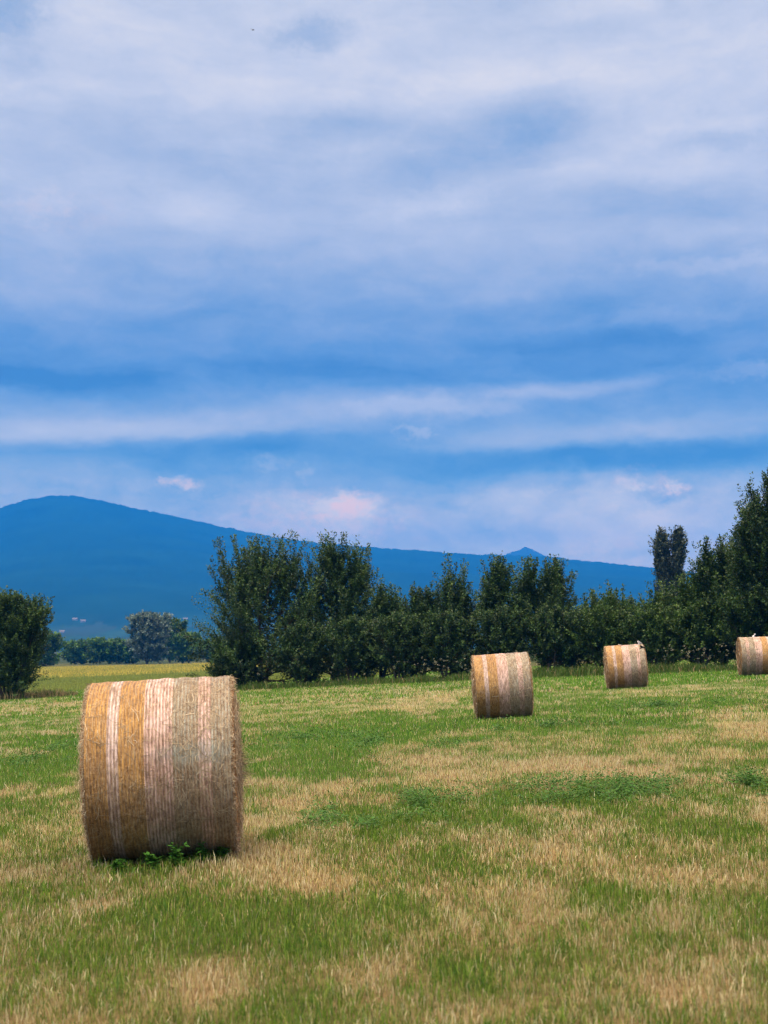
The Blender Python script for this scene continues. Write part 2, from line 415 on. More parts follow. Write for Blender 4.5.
def bale(label, px, D, R, L, rz, tilt, seed, flip=False, stain=None, nstraw=3500, sw=.0045, flaps=(), tuft=None):
    gp = gpt(px, D)
    root = empty('hay_bale', gp, rz)
    root.rotation_euler = (0, -tilt, rz)
    if flip: root.rotation_euler = (0, tilt, rz + math.pi)
    tag(root, label, 'hay bale', 'round hay bales on the mown field')
    BALES.append((gp[0], gp[1], rz, L / 2, R))
    r_ = np.random.default_rng(seed)
    cz = R * .975
    def surf(u, a, off=0.0):
        """u along axis -.5...5, a angle (0 = top); -> xyz"""
        lump = (fbm(u * 5 + 40 + seed, np.cos(a) * 2.2 + 9, seed, 3) - .5) + (fbm(u * 5 + 90, np.sin(a) * 2.2 + 19, seed + 3, 3) - .5)
        rr = R + off + .017 * lump
        rr = rr + .0025 * np.sin(u * 46 + 2.0 * np.sin(a))
        edge = np.clip((np.abs(u) - .47) / .03, 0, 1)
        rr = rr - .022 * edge ** 2
        z = cz + rr * np.cos(a) * .985
        y = rr * np.sin(a) * 1.015
        z = np.where(z < .03, .03 - (.03 - z) * .25, z)         # sits flat where it touches the ground
        return np.stack([u * L, y, z], -1)
    # net sleeve
    nu, nv = 90, 220
    U, A = np.meshgrid(np.linspace(-.492, .492, nu), np.linspace(0, 2 * np.pi, nv, endpoint=False), indexing='ij')
    V = surf(U, A).reshape(-1, 3)
    i = np.arange(nu - 1)[:, None]; j = np.arange(nv)[None, :]; j2 = (j + 1) % nv
    q = np.stack([i * nv + j, (i + 1) * nv + j, (i + 1) * nv + j2, i * nv + j2], -1).reshape(-1, 4)
    me = mesh_np('net_wrap', V, None, q)
    au = me.attributes.new('u', 'FLOAT', 'POINT'); au.data.foreach_set('value', (U.ravel() + .5).astype(np.float32))
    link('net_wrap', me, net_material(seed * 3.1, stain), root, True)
    # pressed hay: a body a little inside the net, with coiled, ragged end faces
    parts_v, parts_q = [], []
    rings = [(-.5, r) for r in np.linspace(.02, .985, 26)] + [(-.485, .985)] + [(.485, .985)] + [(.5, r) for r in np.linspace(.985, .02, 26)]
    Vb = []
    for k, (uu, rf) in enumerate(rings):
        a = np.linspace(0, 2 * np.pi, nv, endpoint=False)
        s = surf(np.full(nv, uu * .999), a, -.012)
        cen = np.array([uu * L, 0, cz])
        s2 = cen + (s - cen) * rf
        if abs(uu) == .5:
            coil = .012 * np.sin(rf * 60 + a) + .035 * (fbm(np.cos(a) * rf * 6 + 50, np.sin(a) * rf * 6 + 50, seed + 7, 4) - .5)
            bulge = .02 * (1 - rf ** 2)
            s2[:, 0] += np.sign(uu) * (coil + bulge)
        Vb.append(s2)
    nb = len(Vb); Vb = np.vstack(Vb)
    i = np.arange(nb - 1)[:, None]
    q = np.stack([i * nv + j, (i + 1) * nv + j, (i + 1) * nv + j2, i * nv + j2], -1).reshape(-1, 4)
    link('hay_body', mesh_np('hay_body', Vb, None, q), M_hay, root, True)
    # loose straw lying under and over the net, and sticking out of the rims
    def ribbons(P0, D1, D2, wid, cols):
        """start, direction, bent direction; three-point ribbons"""
        n = len(P0)
        Pm = P0 + D1; Pe = Pm + D2
        S = np.cross(D1, r_.normal(size=(n, 3))); S = S / (np.linalg.norm(S, axis=1, keepdims=True) + 1e-9) * wid[:, None] * .5
        Vv = np.stack([P0 - S, P0 + S, Pm - S, Pm + S, Pe - S * .5, Pe + S * .5], 1).reshape(-1, 3)
        b = np.arange(n) * 6
        T = np.concatenate([np.stack([b, b + 1, b + 3], 1), np.stack([b, b + 3, b + 2], 1), np.stack([b + 2, b + 3, b + 5], 1), np.stack([b + 2, b + 5, b + 4], 1)])
        return Vv, T, np.repeat(cols, 6, 0)
    SC = np.array([[.60, .51, .34], [.47, .38, .24], [.70, .62, .44], [.33, .25, .15], [.54, .44, .28]])
    out = []
    n = nstraw
    u0 = np.where(r_.uniform(0, 1, n) < .62, r_.uniform(.08, .49, n), r_.uniform(-.49, .49, n))
    a0 = r_.uniform(-math.pi, math.pi, n)
    # along the surface: three surface points per straw
    ln = r_.uniform(.03, .15, n) * (1 if nstraw > 2000 else 1.3)
    th = r_.normal(0, .75, n) + math.pi / 2 * (r_.uniform(0, 1, n) < .25)
    bend = r_.normal(0, .5, n)
    pts = []
    uu, aa = u0.copy(), a0.copy()
    for s in range(3):
        pts.append(surf(np.clip(uu, -.499, .499), aa, .003 + .004 * r_.uniform(0, 1, n)))
        uu = uu + np.sin(th + bend * s) * ln * .5 / L; aa = aa + np.cos(th + bend * s) * ln * .5 / R
    cen = np.stack([pts[1][:, 0], np.zeros(n), np.full(n, cz)], 1)
    nrm = pts[1] - cen; nrm /= np.linalg.norm(nrm, axis=1, keepdims=True)
    wid = sw * r_.uniform(.5, 1.3, n)
    def side(d):
        s = np.cross(d, nrm); return s / (np.linalg.norm(s, axis=1, keepdims=True) + 1e-9) * wid[:, None] * .5
    s1 = side(pts[1] - pts[0]); s2 = side(pts[2] - pts[1])
    Vv = np.stack([pts[0] - s1, pts[0] + s1, pts[1] - s1, pts[1] + s1, pts[2] - s2, pts[2] + s2], 1).reshape(-1, 3)
    b = np.arange(n) * 6
    T = np.concatenate([np.stack([b, b + 1, b + 3], 1), np.stack([b, b + 3, b + 2], 1), np.stack([b + 2, b + 3, b + 5], 1), np.stack([b + 2, b + 5, b + 4], 1)])
    cc = SC[r_.integers(0, 5, n)] * r_.uniform(.45, .95, (n, 1))
    out.append((Vv, T, np.repeat(cc, 6, 0)))
    # rim fringe
    n = int(nstraw * 1.5)
    sgn = np.where(r_.uniform(0, 1, n) < .5, -1, 1)
    a = r_.uniform(-math.pi, math.pi, n)
    P0 = surf(sgn * r_.uniform(.475, .499, n), a, -.004)
    radial = np.stack([np.zeros(n), np.sin(a), np.cos(a)], 1); tang = np.stack([np.zeros(n), np.cos(a), -np.sin(a)], 1)
    ax = np.stack([sgn, np.zeros(n), np.zeros(n)], 1)
    fl = r_.uniform(.010, .028, n)[:, None]
    k = r_.normal(0, 1, (n, 3))
    D1 = (ax * (.55 + .3 * k[:, :1]) + radial * (.08 + .30 * k[:, 1:2]) + tang * k[:, 2:3] * .7) * fl
    D2 = D1 * .6 + (tang * r_.normal(0, .5, (n, 1)) + np.array([[0, 0, -.35]])) * fl
    out.append(ribbons(P0, D1, D2, sw * r_.uniform(.5, 1.2, n), SC[r_.integers(0, 5, n)] * r_.uniform(.65, 1.05, (n, 1))))
    # straws lying on the end faces
    n = int(nstraw * .8)
    sgn = np.where(r_.uniform(0, 1, n) < .5, -1, 1)
    a = r_.uniform(-math.pi, math.pi, n); rf = np.sqrt(r_.uniform(.05, .74, n))
    P0 = np.stack([sgn * (L * .5 + .02 * (1 - rf ** 2) + .008), np.sin(a) * rf * R, cz + np.cos(a) * rf * R * .985], 1)
    P0[:, 2] = np.maximum(P0[:, 2], .02)
    tang = np.stack([np.zeros(n), np.cos(a), -np.sin(a)], 1)
    fl = r_.uniform(.04, .1, n)[:, None]
    D1 = (tang * np.where(r_.uniform(0, 1, (n, 1)) < .5, 1, -1) + r_.normal(0, .28, (n, 3))) * fl; D1[:, 0] = sgn * np.abs(r_.normal(.012, .012, n))
    D2 = D1 * .8 + r_.normal(0, .3, (n, 3)) * fl; D2[:, 0] = sgn * np.abs(r_.normal(.006, .008, n))
    out.append(ribbons(P0, D1, D2, sw * r_.uniform(.6, 1.2, n), SC[r_.integers(0, 5, n)] * r_.uniform(.6, 1.0, (n, 1))))
    if tuft is not None:      # a clump pulled out of an end face
        n = 420
        base = np.array([L * .5 + .01, tuft[0], tuft[1]])
        P0 = base + r_.normal(0, 1, (n, 3)) * np.array([.008, .06, .075])
        D1 = np.abs(r_.normal(0, .035, (n, 1))) * np.array([[1, 0, 0]]) + r_.normal(0, .03, (n, 3)); D1[:, 0] = np.abs(D1[:, 0]) + .01
        D2 = r_.normal(0, .035, (n, 3)) + np.array([[0, 0, -.03]])
        out.append(ribbons(P0, D1, D2, sw * r_.uniform(.6, 1.1, n), SC[r_.integers(0, 5, n)] * r_.uniform(.4, .9, (n, 1))))
    Vv, T, cc = merge(out)
    o = link('loose_straw', mesh_np('loose_straw', Vv, T, None, cc), M_straw, root)
    o['kind'] = 'stuff'
    for (uu, a, sx, sz, dark) in flaps:      # a loose scrap of net standing up from the edge
        p = surf(np.array([uu]), np.array([a]), .0)[0]
        g = 7
        X, Y = np.meshgrid(np.linspace(-.5, .5, g), np.linspace(0, 1, g))
        f = np.stack([X * sx * (1 - .6 * Y) + .03 * np.sin(Y * 5), .03 * np.sin(X * 7 + Y * 4) - .02 * Y, Y * sz - .012], -1).reshape(-1, 3) + p
        f2 = f + np.array([0, .006, 0])
        i = np.arange(g - 1)[:, None]; jj = np.arange(g - 1)[None, :]
        q = np.stack([i * g + jj, i * g + jj + 1, (i + 1) * g + jj + 1, (i + 1) * g + jj], -1).reshape(-1, 4)
        link('net_scrap', mesh_np('net_scrap', np.vstack([f, f2]), None, np.vstack([q, q[:, ::-1] + g * g])), M_netdark if dark else M_netwhite, root)
    return root

R1 = .728
rd = math.radians
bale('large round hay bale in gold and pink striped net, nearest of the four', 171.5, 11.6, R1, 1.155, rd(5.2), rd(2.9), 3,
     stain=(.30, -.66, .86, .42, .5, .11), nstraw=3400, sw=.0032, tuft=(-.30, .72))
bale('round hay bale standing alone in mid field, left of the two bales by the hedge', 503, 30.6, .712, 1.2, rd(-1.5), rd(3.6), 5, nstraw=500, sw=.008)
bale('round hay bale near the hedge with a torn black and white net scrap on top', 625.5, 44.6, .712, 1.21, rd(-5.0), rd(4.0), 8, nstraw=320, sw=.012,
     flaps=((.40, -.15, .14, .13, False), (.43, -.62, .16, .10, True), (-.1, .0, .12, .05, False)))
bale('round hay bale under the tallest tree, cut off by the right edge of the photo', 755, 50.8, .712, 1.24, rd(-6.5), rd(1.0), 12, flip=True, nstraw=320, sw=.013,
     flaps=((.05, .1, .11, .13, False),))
build_grass()

# ------------------------------------------------------------------ leafy weeds
def leaves(P, axis, up, ln, wd, cols):
    """diamond leaves: base point, long axis, approximate normal"""
    n = len(P)
    axis = axis / (np.linalg.norm(axis, axis=1, keepdims=True) + 1e-9)
    s = np.cross(axis, up); s = s / (np.linalg.norm(s, axis=1, keepdims=True) + 1e-9)
    nn = np.cross(s, axis)
    l = ln[:, None]; w = wd[:, None] * .5
    mid = P + axis * l * .45 - nn * l * .06
    V = np.stack([P, mid + s * w, P + axis * l - nn * l * .12, mid - s * w], 1).reshape(-1, 3)
    b = np.arange(n) * 4
    q = np.stack([b, b + 1, b + 2, b + 3], 1)
    return V, q, np.repeat(cols, 4, 0)

def tube(pts, rads, k=6):
    pts = np.asarray(pts, float); n = len(pts)
    a = np.linspace(0, 2 * np.pi, k, endpoint=False)
    V = []
    for i in range(n):
        d = pts[min(i + 1, n - 1)] - pts[max(i - 1, 0)]; d = d / (np.linalg.norm(d) + 1e-9)
        s = np.cross(d, [0.3, 1, 0.1]); s /= np.linalg.norm(s) + 1e-9; t = np.cross(d, s)
        V.append(pts[i] + rads[i] * (np.cos(a)[:, None] * s + np.sin(a)[:, None] * t))
    V = np.vstack(V)
    i = np.arange(n - 1)[:, None]; j = np.arange(k)[None, :]; j2 = (j + 1) % k
    q = np.stack([i * k + j, i * k + j2, (i + 1) * k + j2, (i + 1) * k + j], -1).reshape(-1, 4)
    return V, q

def build_clover():
    """low dark leafy patches: clover and lucerne that come up between the stubble"""
    Ps, As, Us, ls, ws, cs = [], [], [], [], [], []
    for (cx, cy, rx, ry, n, hh) in [(590, 793, 90, 11, 1500, .17), (420, 806, 45, 15, 520, .13), (330, 814, 22, 14, 330, .12), (755, 788, 28, 13, 420, .17),
                                    (370, 745, 30, 18, 330, .12), (40, 758, 50, 32, 700, .11), (540, 728, 95, 6, 500, .13), (310, 738, 50, 9, 380, .12), (660, 706, 90, 6, 420, .13),
                                    (370, 828, 14, 8, 60, .11), (450, 745, 40, 6, 120, .1)]:
        p = ghit(cx, cy); nr = ghit(cx, cy + ry); fr = ghit(cx, cy - ry)
        a = rng.uniform(0, 2 * np.pi, n); r = np.abs(rng.normal(0, .75, n))
        x = p[0] + np.cos(a) * r * rx / F * p[1]; y = p[1] + np.sin(a) * r * .5 * (fr[1] - nr[1])
        k = fbm(x * 1.9, y * 1.2, 101, 4) + rng.normal(0, .05, len(x)) > .50
        x, y, r = x[k], y[k], r[k]; m = len(x)
        z = ground_z(x, y)
        far = max(1.0, p[1] / 16)
        H = hh * rng.uniform(.3, 1.2, m) * np.clip(1.15 - .3 * r, .4, 1.1)
        for s in range(9):
            t = rng.uniform(.25, 1, m)
            az = rng.uniform(0, 2 * np.pi, m)
            rr = .035 * rng.uniform(.2, 1.2, m) * far ** .5
            P = np.stack([x + np.cos(az) * rr, y + np.sin(az) * rr, z + H * t], 1)
            ax = np.stack([np.cos(az), np.sin(az), rng.normal(.15, .4, m)], 1)
            Ps.append(P); As.append(ax); Us.append(np.stack([rng.normal(0, .35, m), rng.normal(-.1, .35, m), np.ones(m)], 1))
            ls.append(.032 * far ** .8 * rng.uniform(.7, 1.3, m)); ws.append(.02 * far ** .8 * rng.uniform(.7, 1.3, m))
            g = np.array([[.036, .12, .018]]) * rng.uniform(.7, 1.6, (m, 1)) + np.array([[.02, .02, 0]]) * rng.uniform(0, 1, (m, 1))
            cs.append(g)
    V, q, c = leaves(np.vstack(Ps), np.vstack(As), np.vstack(Us), np.concatenate(ls), np.concatenate(ws), np.vstack(cs))
    o = link('clover', mesh_np('clover', V, None, q, c), M_grass)
    tag(o, 'dark green clover and lucerne patches growing through the stubble', 'clover', None, 'stuff')
build_clover()

def weed(px, py, h, seed, label):
    g = ghit(px, py); r_ = np.random.default_rng(seed)
    g[2] = float(ground_z(g[0], g[1]))
    root = empty('weed_plant', g); tag(root, label, 'weed', 'leafy weeds at the foot of the nearest bale')
    sv, sq, k = [], [], 0; Ps, As, Us, ls, ws, cs = [], [], [], [], [], []
    for s in range(6):
        az = r_.uniform(0, 6.28); ln = h * r_.uniform(.65, 1.1); sp = r_.uniform(.15, .5)
        pts = [np.array([math.cos(az) * sp * ln * t ** 1.5, math.sin(az) * sp * ln * t ** 1.5, ln * t - .01]) for t in np.linspace(0, 1, 5)]
        V, q = tube(pts, np.linspace(.003, .0012, 5), 5); sv.append(V); sq.append(q + k); k += len(V)
        for i in range(12):
            t = r_.uniform(.2, 1); p = np.array([math.cos(az) * sp * ln * t ** 1.5, math.sin(az) * sp * ln * t ** 1.5, ln * t])
            a2 = r_.uniform(0, 6.28)
            Ps.append(p); As.append([math.cos(a2), math.sin(a2), r_.normal(.2, .3)]); Us.append([r_.normal(0, .3), r_.normal(0, .3), 1])
            ls.append(.07 * (1.15 - .5 * t) * r_.uniform(.7, 1.3)); ws.append(.045 * (1.15 - .5 * t) * r_.uniform(.7, 1.3))
            cs.append(np.array([.05, .16, .02]) * r_.uniform(.7, 1.5))
    V, q, c = leaves(np.array(Ps), np.array(As, float), np.array(Us, float), np.array(ls), np.array(ws), np.array(cs))
    link('foliage', mesh_np('foliage', V, None, q, c), M_grass, root)
    SV = np.vstack(sv)
    link('stem', mesh_np('stem', SV, None, np.vstack(sq), np.tile([[.06, .12, .04]], (len(SV), 1))), M_leaf, root)

for px, py, h, s, lb in [(177, 862, .15, 1, 'bushiest leafy green weed against the middle of the nearest bale'),
                         (203, 858, .16, 2, 'leafy green weed at the foot of the nearest bale, below its grey stripe'),
                         (152, 864, .10, 3, 'low green weed at the foot of the nearest bale, below its pink stripe'),
                         (118, 868, .09, 4, 'small green weed at the foot of the nearest bale, below its gold stripe'),
                         (222, 855, .09, 5, 'small green weed at the lower right corner of the nearest bale')]:
    weed(px, py + 7, h * 1.1, s, lb)

# ------------------------------------------------------------------ trees
PAL_DARK = np.array([[.028, .068, .026], [.040, .092, .030], [.060, .125, .034], [.023, .056, .029]])
PAL_MID = np.array([[.042, .098, .024], [.066, .135, .030], [.036, .08, .024]])
PAL_POP = np.array([[.06, .085, .055], [.075, .10, .07], [.045, .065, .045]])
PAL_SILVER = np.array([[.135, .20, .165], [.185, .255, .215], [.095, .145, .115]])

def tree(name, label, cat, group, x, y, H, W, seed, leaders=((0, 1),), limbs=40, shoots=11, nleaf=56, leaf=.105, low=.06,
         pal=PAL_DARK, elev=(22, 72), prof=None, slen=(.65, 1.35), bark=None, trunk_r=None, depth=1.0, lift=.5, dens=1.35, spray=1.35, subw=None, trunk_h=.1):
    r_ = np.random.default_rng(seed)
    base = np.array([x, y, float(ground_z(x, y)) - .05])
    root = empty(name, base); tag(root, label, cat, group)
    if prof is None: prof = [(0, .92), (.12, 1.02), (.32, .98), (.52, .72), (.72, .42), (.88, .20), (1, .05)]
    ph, pr = zip(*prof)
    tr = trunk_r or .018 * H + .03
    tv, tq, k = [], [], 0
    def addtube(p, r, n=6):
        nonlocal k
        V, q = tube(p, r, n); tv.append(V); tq.append(q + k); k += len(V)
    S0, SD, SL = [], [], []            # shoots
    Htop = H + .1
    H = H - spray * 1.05
    nl = max(1, int(limbs * dens) // len(leaders))
    for (dx, top) in leaders:
        dy = r_.uniform(-.3, .3) * W * .5 * depth
        h = H * top
        tip = np.array([dx * W / 2, dy, h])
        mid0 = np.array([dx * W / 2 * .25, dy * .25, H * trunk_h])
        def lead(t):
            return np.array([tip[0] * t ** .75, tip[1] * t ** .75, h * t]) + np.array([math.sin(t * 5 + seed), math.cos(t * 4 + seed), 0]) * .012 * H * t
        ts = np.linspace(0, .97, 9)
        addtube([lead(t) for t in ts], tr * (1 - .93 * ts) / math.sqrt(len(leaders)) * (1.25 if len(leaders) > 1 else 1), 8)
        sub = 1.0 if len(leaders) == 1 else (subw or (.72 if len(leaders) == 2 else .6))
        for i in range(nl):
            t = low + (1 - low) * ((i + r_.uniform(0, 1)) / nl) ** .85
            t = min(t, .97)
            p0 = lead(t)
            Rm = np.interp(t, ph, pr) * W / 2 * sub
            az = i * 2.39996 + r_.normal(0, .5)
            el = rd(np.interp(t, [0, 1], elev) + r_.normal(0, 9))
            ln = Rm / max(math.cos(el), .38) * r_.uniform(.6, 1.12) * (.86 if spray else 1)
            ln = min(ln, max(.35, (H * 1.02 - p0[2]) / max(math.sin(el), .2)))
            d = np.array([math.cos(az) * math.cos(el), math.sin(az) * math.cos(el) * depth, math.sin(el)])
            if p0[2] < .5: p0 = p0 + np.array([0, 0, .15])
            pe = p0 + d * ln
            sag = np.array([0, 0, -.06 * ln])
            addtube([p0, p0 + d * ln * .5 + sag, pe], [tr * .30 * (1 - .7 * t), tr * .17 * (1 - .6 * t), .006], 5)
            m = max(3, int(shoots * (.45 + .75 * ln / (W * .42))))
            q_ = r_.uniform(.18, 1, m) ** .8
            q_[0] = .97
            jit = r_.normal(0, .10 * min(ln, 2.5), (m, 3)) * np.array([1, depth, .7])
            if spray and r_.uniform() < .85:       # a long feathery spray that runs on past the limb's end
                sd = d * .75 + np.array([0, 0, .06 + .70 * t]) + r_.normal(0, .14, 3)
                sl = max(.4, min(spray * r_.uniform(.7, 1.5), (Htop - pe[2]) / max(.35, sd[2] / np.linalg.norm(sd))))
                m2 = 4
                S0.append(np.tile(pe - d * .25, (m2, 1)) + r_.normal(0, .03, (m2, 3))); SD.append(np.tile(sd, (m2, 1)) + r_.normal(0, .05, (m2, 3))); SL.append(np.full(m2, sl))
            S0.append(p0 + d * ln * q_[:, None] + sag * np.sin(q_ * math.pi)[:, None] + jit)
            SD.append(d * .75 + np.array([0, 0, lift]) + r_.normal(0, .38, (m, 3)))
            SL.append(r_.uniform(*slen, m) * (1.15 - .35 * q_))
        # the leader's own top shoots
        m = 5
        S0.append(np.array([lead(t) for t in np.linspace(.82, .95, m)])); SD.append(np.array([0, 0, 1]) + r_.normal(0, .16, (m, 3))); SL.append(np.full(m, slen[1] * .95))
        if spray:
            for e in range(4):
                sd = np.array([0, 0, 1]) + r_.normal(0, .05 if e == 0 else .20, 3); sl = spray * (1.6 if e == 0 else r_.uniform(.8, 1.3))
                S0.append(np.tile(lead(.82 + .04 * e), (4, 1)) + r_.normal(0, .04, (4, 3))); SD.append(np.tile(sd, (4, 1)) + r_.normal(0, .04, (4, 3))); SL.append(np.full(4, sl))
    S0 = np.vstack(S0); SD = np.vstack(SD); SL = np.concatenate(SL)
    SD /= np.linalg.norm(SD, axis=1, keepdims=True)
    S0[:, 2] = np.maximum(S0[:, 2], .12)
    ns = len(S0)
    lf = nleaf
    t = r_.uniform(0.0, 1, (ns, lf)) ** .9
    off = r_.normal(0, 1, (ns, lf, 3)); off /= np.linalg.norm(off, axis=2, keepdims=True)
    spread = (.155 * np.minimum(SL, 1.0 if spray < 2 else 9)[:, None] * (1 - .72 * t) * np.sqrt(r_.uniform(.05, 1, (ns, lf))))[..., None]
    curve = np.zeros((ns, lf, 3)); curve[..., 2] = .12 * SL[:, None] * t ** 2 * lift / .5
    P = S0[:, None] + SD[:, None] * (SL[:, None] * t)[..., None] + off * spread + curve
    A = SD[:, None] * .8 + off * .8 + np.array([0, 0, -.12])
    Uv = r_.normal(0, .45, (ns, lf, 3)) + np.array([0, 0, 1.0])
    shoot_c = pal[r_.integers(0, len(pal), ns)] * r_.uniform(.75, 1.25, (ns, 1))
    c = shoot_c[:, None] * r_.uniform(.85, 1.2, (ns, lf, 1))
    young = (t > .72)[..., None] * r_.uniform(0, 1, (ns, 1, 1)) ** 2
    c = c + young * np.array([.035, .045, .006])
    n = ns * lf
    ll = leaf * r_.uniform(.65, 1.3, n); ww = ll * r_.uniform(.5, .72, n)
    V, q, cc = leaves(P.reshape(-1, 3), A.reshape(-1, 3), Uv.reshape(-1, 3), ll, ww, c.reshape(-1, 3))
    V[:, 2] = np.maximum(V[:, 2], .03)
    link('crown', mesh_np('crown', V, None, q, cc), M_leaf, root)
    link('trunk', mesh_np('trunk', np.vstack(tv), None, np.vstack(tq)), bark or M_bark, root, True)
    return root

def px_tree(px, top, wpx, D, **kw):
    g = gpt(px, D); z = at(px, top, D)[2]
    return dict(x=g[0], y=D, H=z - g[2], W=wpx / F * D, **kw)

HG = 'trees of the hedge behind the bales'
hedge = [
    # px, top, width px, depth, seed, leaders, extra, label
    (263, 537, 133, 70, 21, ((-.06, 1), (.30, .97), (-.30, .84)), dict(limbs=105, shoots=8, low=.03, elev=(8, 60), spray=1.75, subw=.86, prof=[(0, .82), (.12, .98), (.3, 1.0), (.5, .78), (.7, .52), (.88, .26), (1, .06)]), 'broad dark tree at the open left end of the hedge, sprays reaching left'),
    (334, 534, 76, 71, 22, ((-.1, 1.0), (.5, .84)), dict(limbs=80, shoots=8, low=.03, spray=1.6, subw=.86, prof=[(0, .9), (.15, 1.0), (.35, 1.0), (.55, .75), (.75, .48), (.9, .24), (1, .06)]), 'tall twin-topped tree, second from the left end of the hedge'),
    (381, 582, 58, 69, 23, ((0, 1), (.4, .85)), dict(limbs=42), 'low rounded tree beside the twin-topped tree of the hedge'),
    (422, 588, 60, 68.5, 24, ((-.2, .95), (.3, 1)), dict(limbs=44), 'low hedge tree left of the one with thin spiky shoots'),
    (452, 564, 50, 68, 25, ((-.15, 1), (.45, .92)), dict(limbs=34, slen=(.6, 1.4), spray=1.7), 'hedge tree with thin spiky top shoots, up and left of the mid-field bale'),
    (499, 557, 50, 68, 26, ((-.05, 1),), dict(limbs=40), 'narrow upright hedge tree straight above the mid-field bale'),
    (546, 559, 74, 67.5, 27, ((-.45, .97), (.25, 1)), dict(limbs=56), 'twin-stemmed hedge tree between the mid-field bale and the bale with torn net'),
    (611, 590, 74, 66, 28, ((0, 1), (-.4, .85), (.4, .85)), dict(limbs=48, pal=PAL_MID), 'bushy hedge tree rising over the bale with torn net, one thin shoot on top'),
    (650, 592, 60, 65.5, 29, ((0, .95), (.4, 1)), dict(limbs=40, pal=PAL_MID), 'bright green bushy hedge tree in front of the poplar'),
    (692, 572, 60, 65, 30, ((-.2, .9), (.35, 1)), dict(limbs=44, pal=PAL_MID), 'mid green hedge tree just right of the poplar'),
    (722, 537, 62, 64, 31, ((-.35, .98), (.2, 1), (.5, .9)), dict(limbs=70, slen=(.6, 1.2)), 'hedge tree with loose pale top shoots beside the tallest tree'),
    (778, 470, 104, 61, 32, ((0, 1), (-.35, .78), (.4, .85)), dict(limbs=150, shoots=11, spray=1.2, subw=.95), 'tallest darkest tree of the hedge, at the right edge of the photo'),
    (842, 520, 100, 60, 33, ((0, 1), (-.4, .85)), dict(limbs=50), 'dark tree beyond the tallest tree, outside the right edge'),
]
for (px, top, w, D, sd, ld, kw, lb) in hedge:
    if px > 820: continue
    tree('hedge_tree', lb, 'tree', HG, seed=sd, leaders=ld, **px_tree(px, top, w * 1.12, D), **kw)

# one thin bare-sided shoot that stands above the bushy tree
SHR = 'shrubs along the foot of the hedge'
shr = [
    (236, 634, 60, 68.5, 'low spreading shrub under the left sprays of the broad end tree'),
    (300, 622, 62, 67.5, 'dark shrub at the hedge foot, between the broad end tree and the twin-topped tree'),
    (352, 616, 58, 67, 'dark shrub under the right half of the twin-topped tree'),
    (398, 612, 60, 66.5, 'dark shrub between the two low hedge trees'),
    (445, 610, 60, 66, 'dark shrub at the hedge foot, just left of the mid-field bale'),
    (500, 606, 62, 65.5, 'dark shrub hidden low behind the mid-field bale'),
    (552, 606, 60, 65, 'dark shrub at the hedge foot, midway between the two middle bales'),
    (598, 606, 58, 64.5, 'dark shrub behind the left edge of the bale with torn net'),
    (655, 606, 66, 63.5, 'glossy dark shrub just right of the bale with torn net'),
    (700, 600, 62, 62.5, 'glossy dark shrub left of the bale under the tallest tree'),
    (745, 590, 70, 61, 'dark shrub behind the bale under the tallest tree'),
]
for i, (px, top, w, D, lb) in enumerate(shr):
    tree('hedge_shrub', lb, 'shrub', SHR, seed=60 + i, leaders=((-.3, .85), (.1, 1), (.5, .85)), limbs=42, shoots=9, nleaf=32, low=.02, elev=(12, 62),
         prof=[(0, .95), (.3, 1.05), (.6, .95), (.85, .6), (1, .2)], slen=(.4, .85), spray=.7, pal=PAL_DARK if i < 7 else PAL_MID, **px_tree(px, top, w * 1.2, D))

tree('bush', 'dark leafy bush alone at the left edge of the field, left of the hay bale', 'bush', None, seed=90,
     leaders=((-.1, 1), (.35, .94), (-.5, .9), (.7, .74)), limbs=90, shoots=10, low=.03, elev=(18, 66), prof=[(0, .8), (.2, 1), (.5, 1), (.75, .8), (.9, .5), (1, .2)],
     pal=np.vstack([PAL_DARK, PAL_MID]), spray=.8, **px_tree(8, 594, 78, 72))
tree('poplar_tree', 'tall grey green poplar with two columns, standing behind the hedge', 'tree', None, seed=91, leaders=((-.62, .97), (.40, 1)), limbs=100, shoots=7, nleaf=30, leaf=.28, dens=1.2, spray=0,
     low=.16, elev=(66, 80), prof=[(0, .4), (.2, .6), (.5, .75), (.8, .62), (.93, .4), (1, .12)], slen=(.9, 1.9), pal=PAL_POP, bark=M_palebark, trunk_r=.32, lift=.6, **px_tree(671, 540, 36, 180))

FT = 'far trees along the crop field'
far = [
    (42, 640, 50, 330, PAL_DARK, 'low dark far tree just right of the bush at the left edge'),
    (78, 648, 30, 420, PAL_DARK, 'low dark round far tree, second right of the left-edge bush'),
    (98, 645, 28, 430, PAL_MID, 'greener low far tree midway between the left-edge bush and the silvery willow'),
    (118, 646, 24, 430, PAL_MID, 'small far tree two crowns left of the silvery willow'),
    (131, 647, 20, 425, PAL_DARK, 'dark narrow far tree touching the left side of the silvery willow'),
    (171, 625, 34, 440, PAL_DARK, 'dark round far tree rising behind the silvery willow'),
    (190, 640, 30, 400, PAL_MID, 'mid green far tree to the right of the silvery willow'),
    (212, 648, 34, 380, PAL_DARK, 'far tree half hidden by the left sprays of the broad end tree'),
]
for i, (px, top, w, D, pal, lb) in enumerate(far):
    tree('far_tree', lb, 'tree', FT, seed=120 + i, leaders=((-.3, .92), (.25, 1)), limbs=60, shoots=7, nleaf=22, leaf=.75, spray=0, low=.05, elev=(15, 60),
         prof=[(0, .75), (.2, 1), (.55, 1), (.8, .75), (1, .3)], slen=(1.0, 2.4), pal=pal * np.array([1.5, 1.6, 1.0]), **px_tree(px, top, w, D))
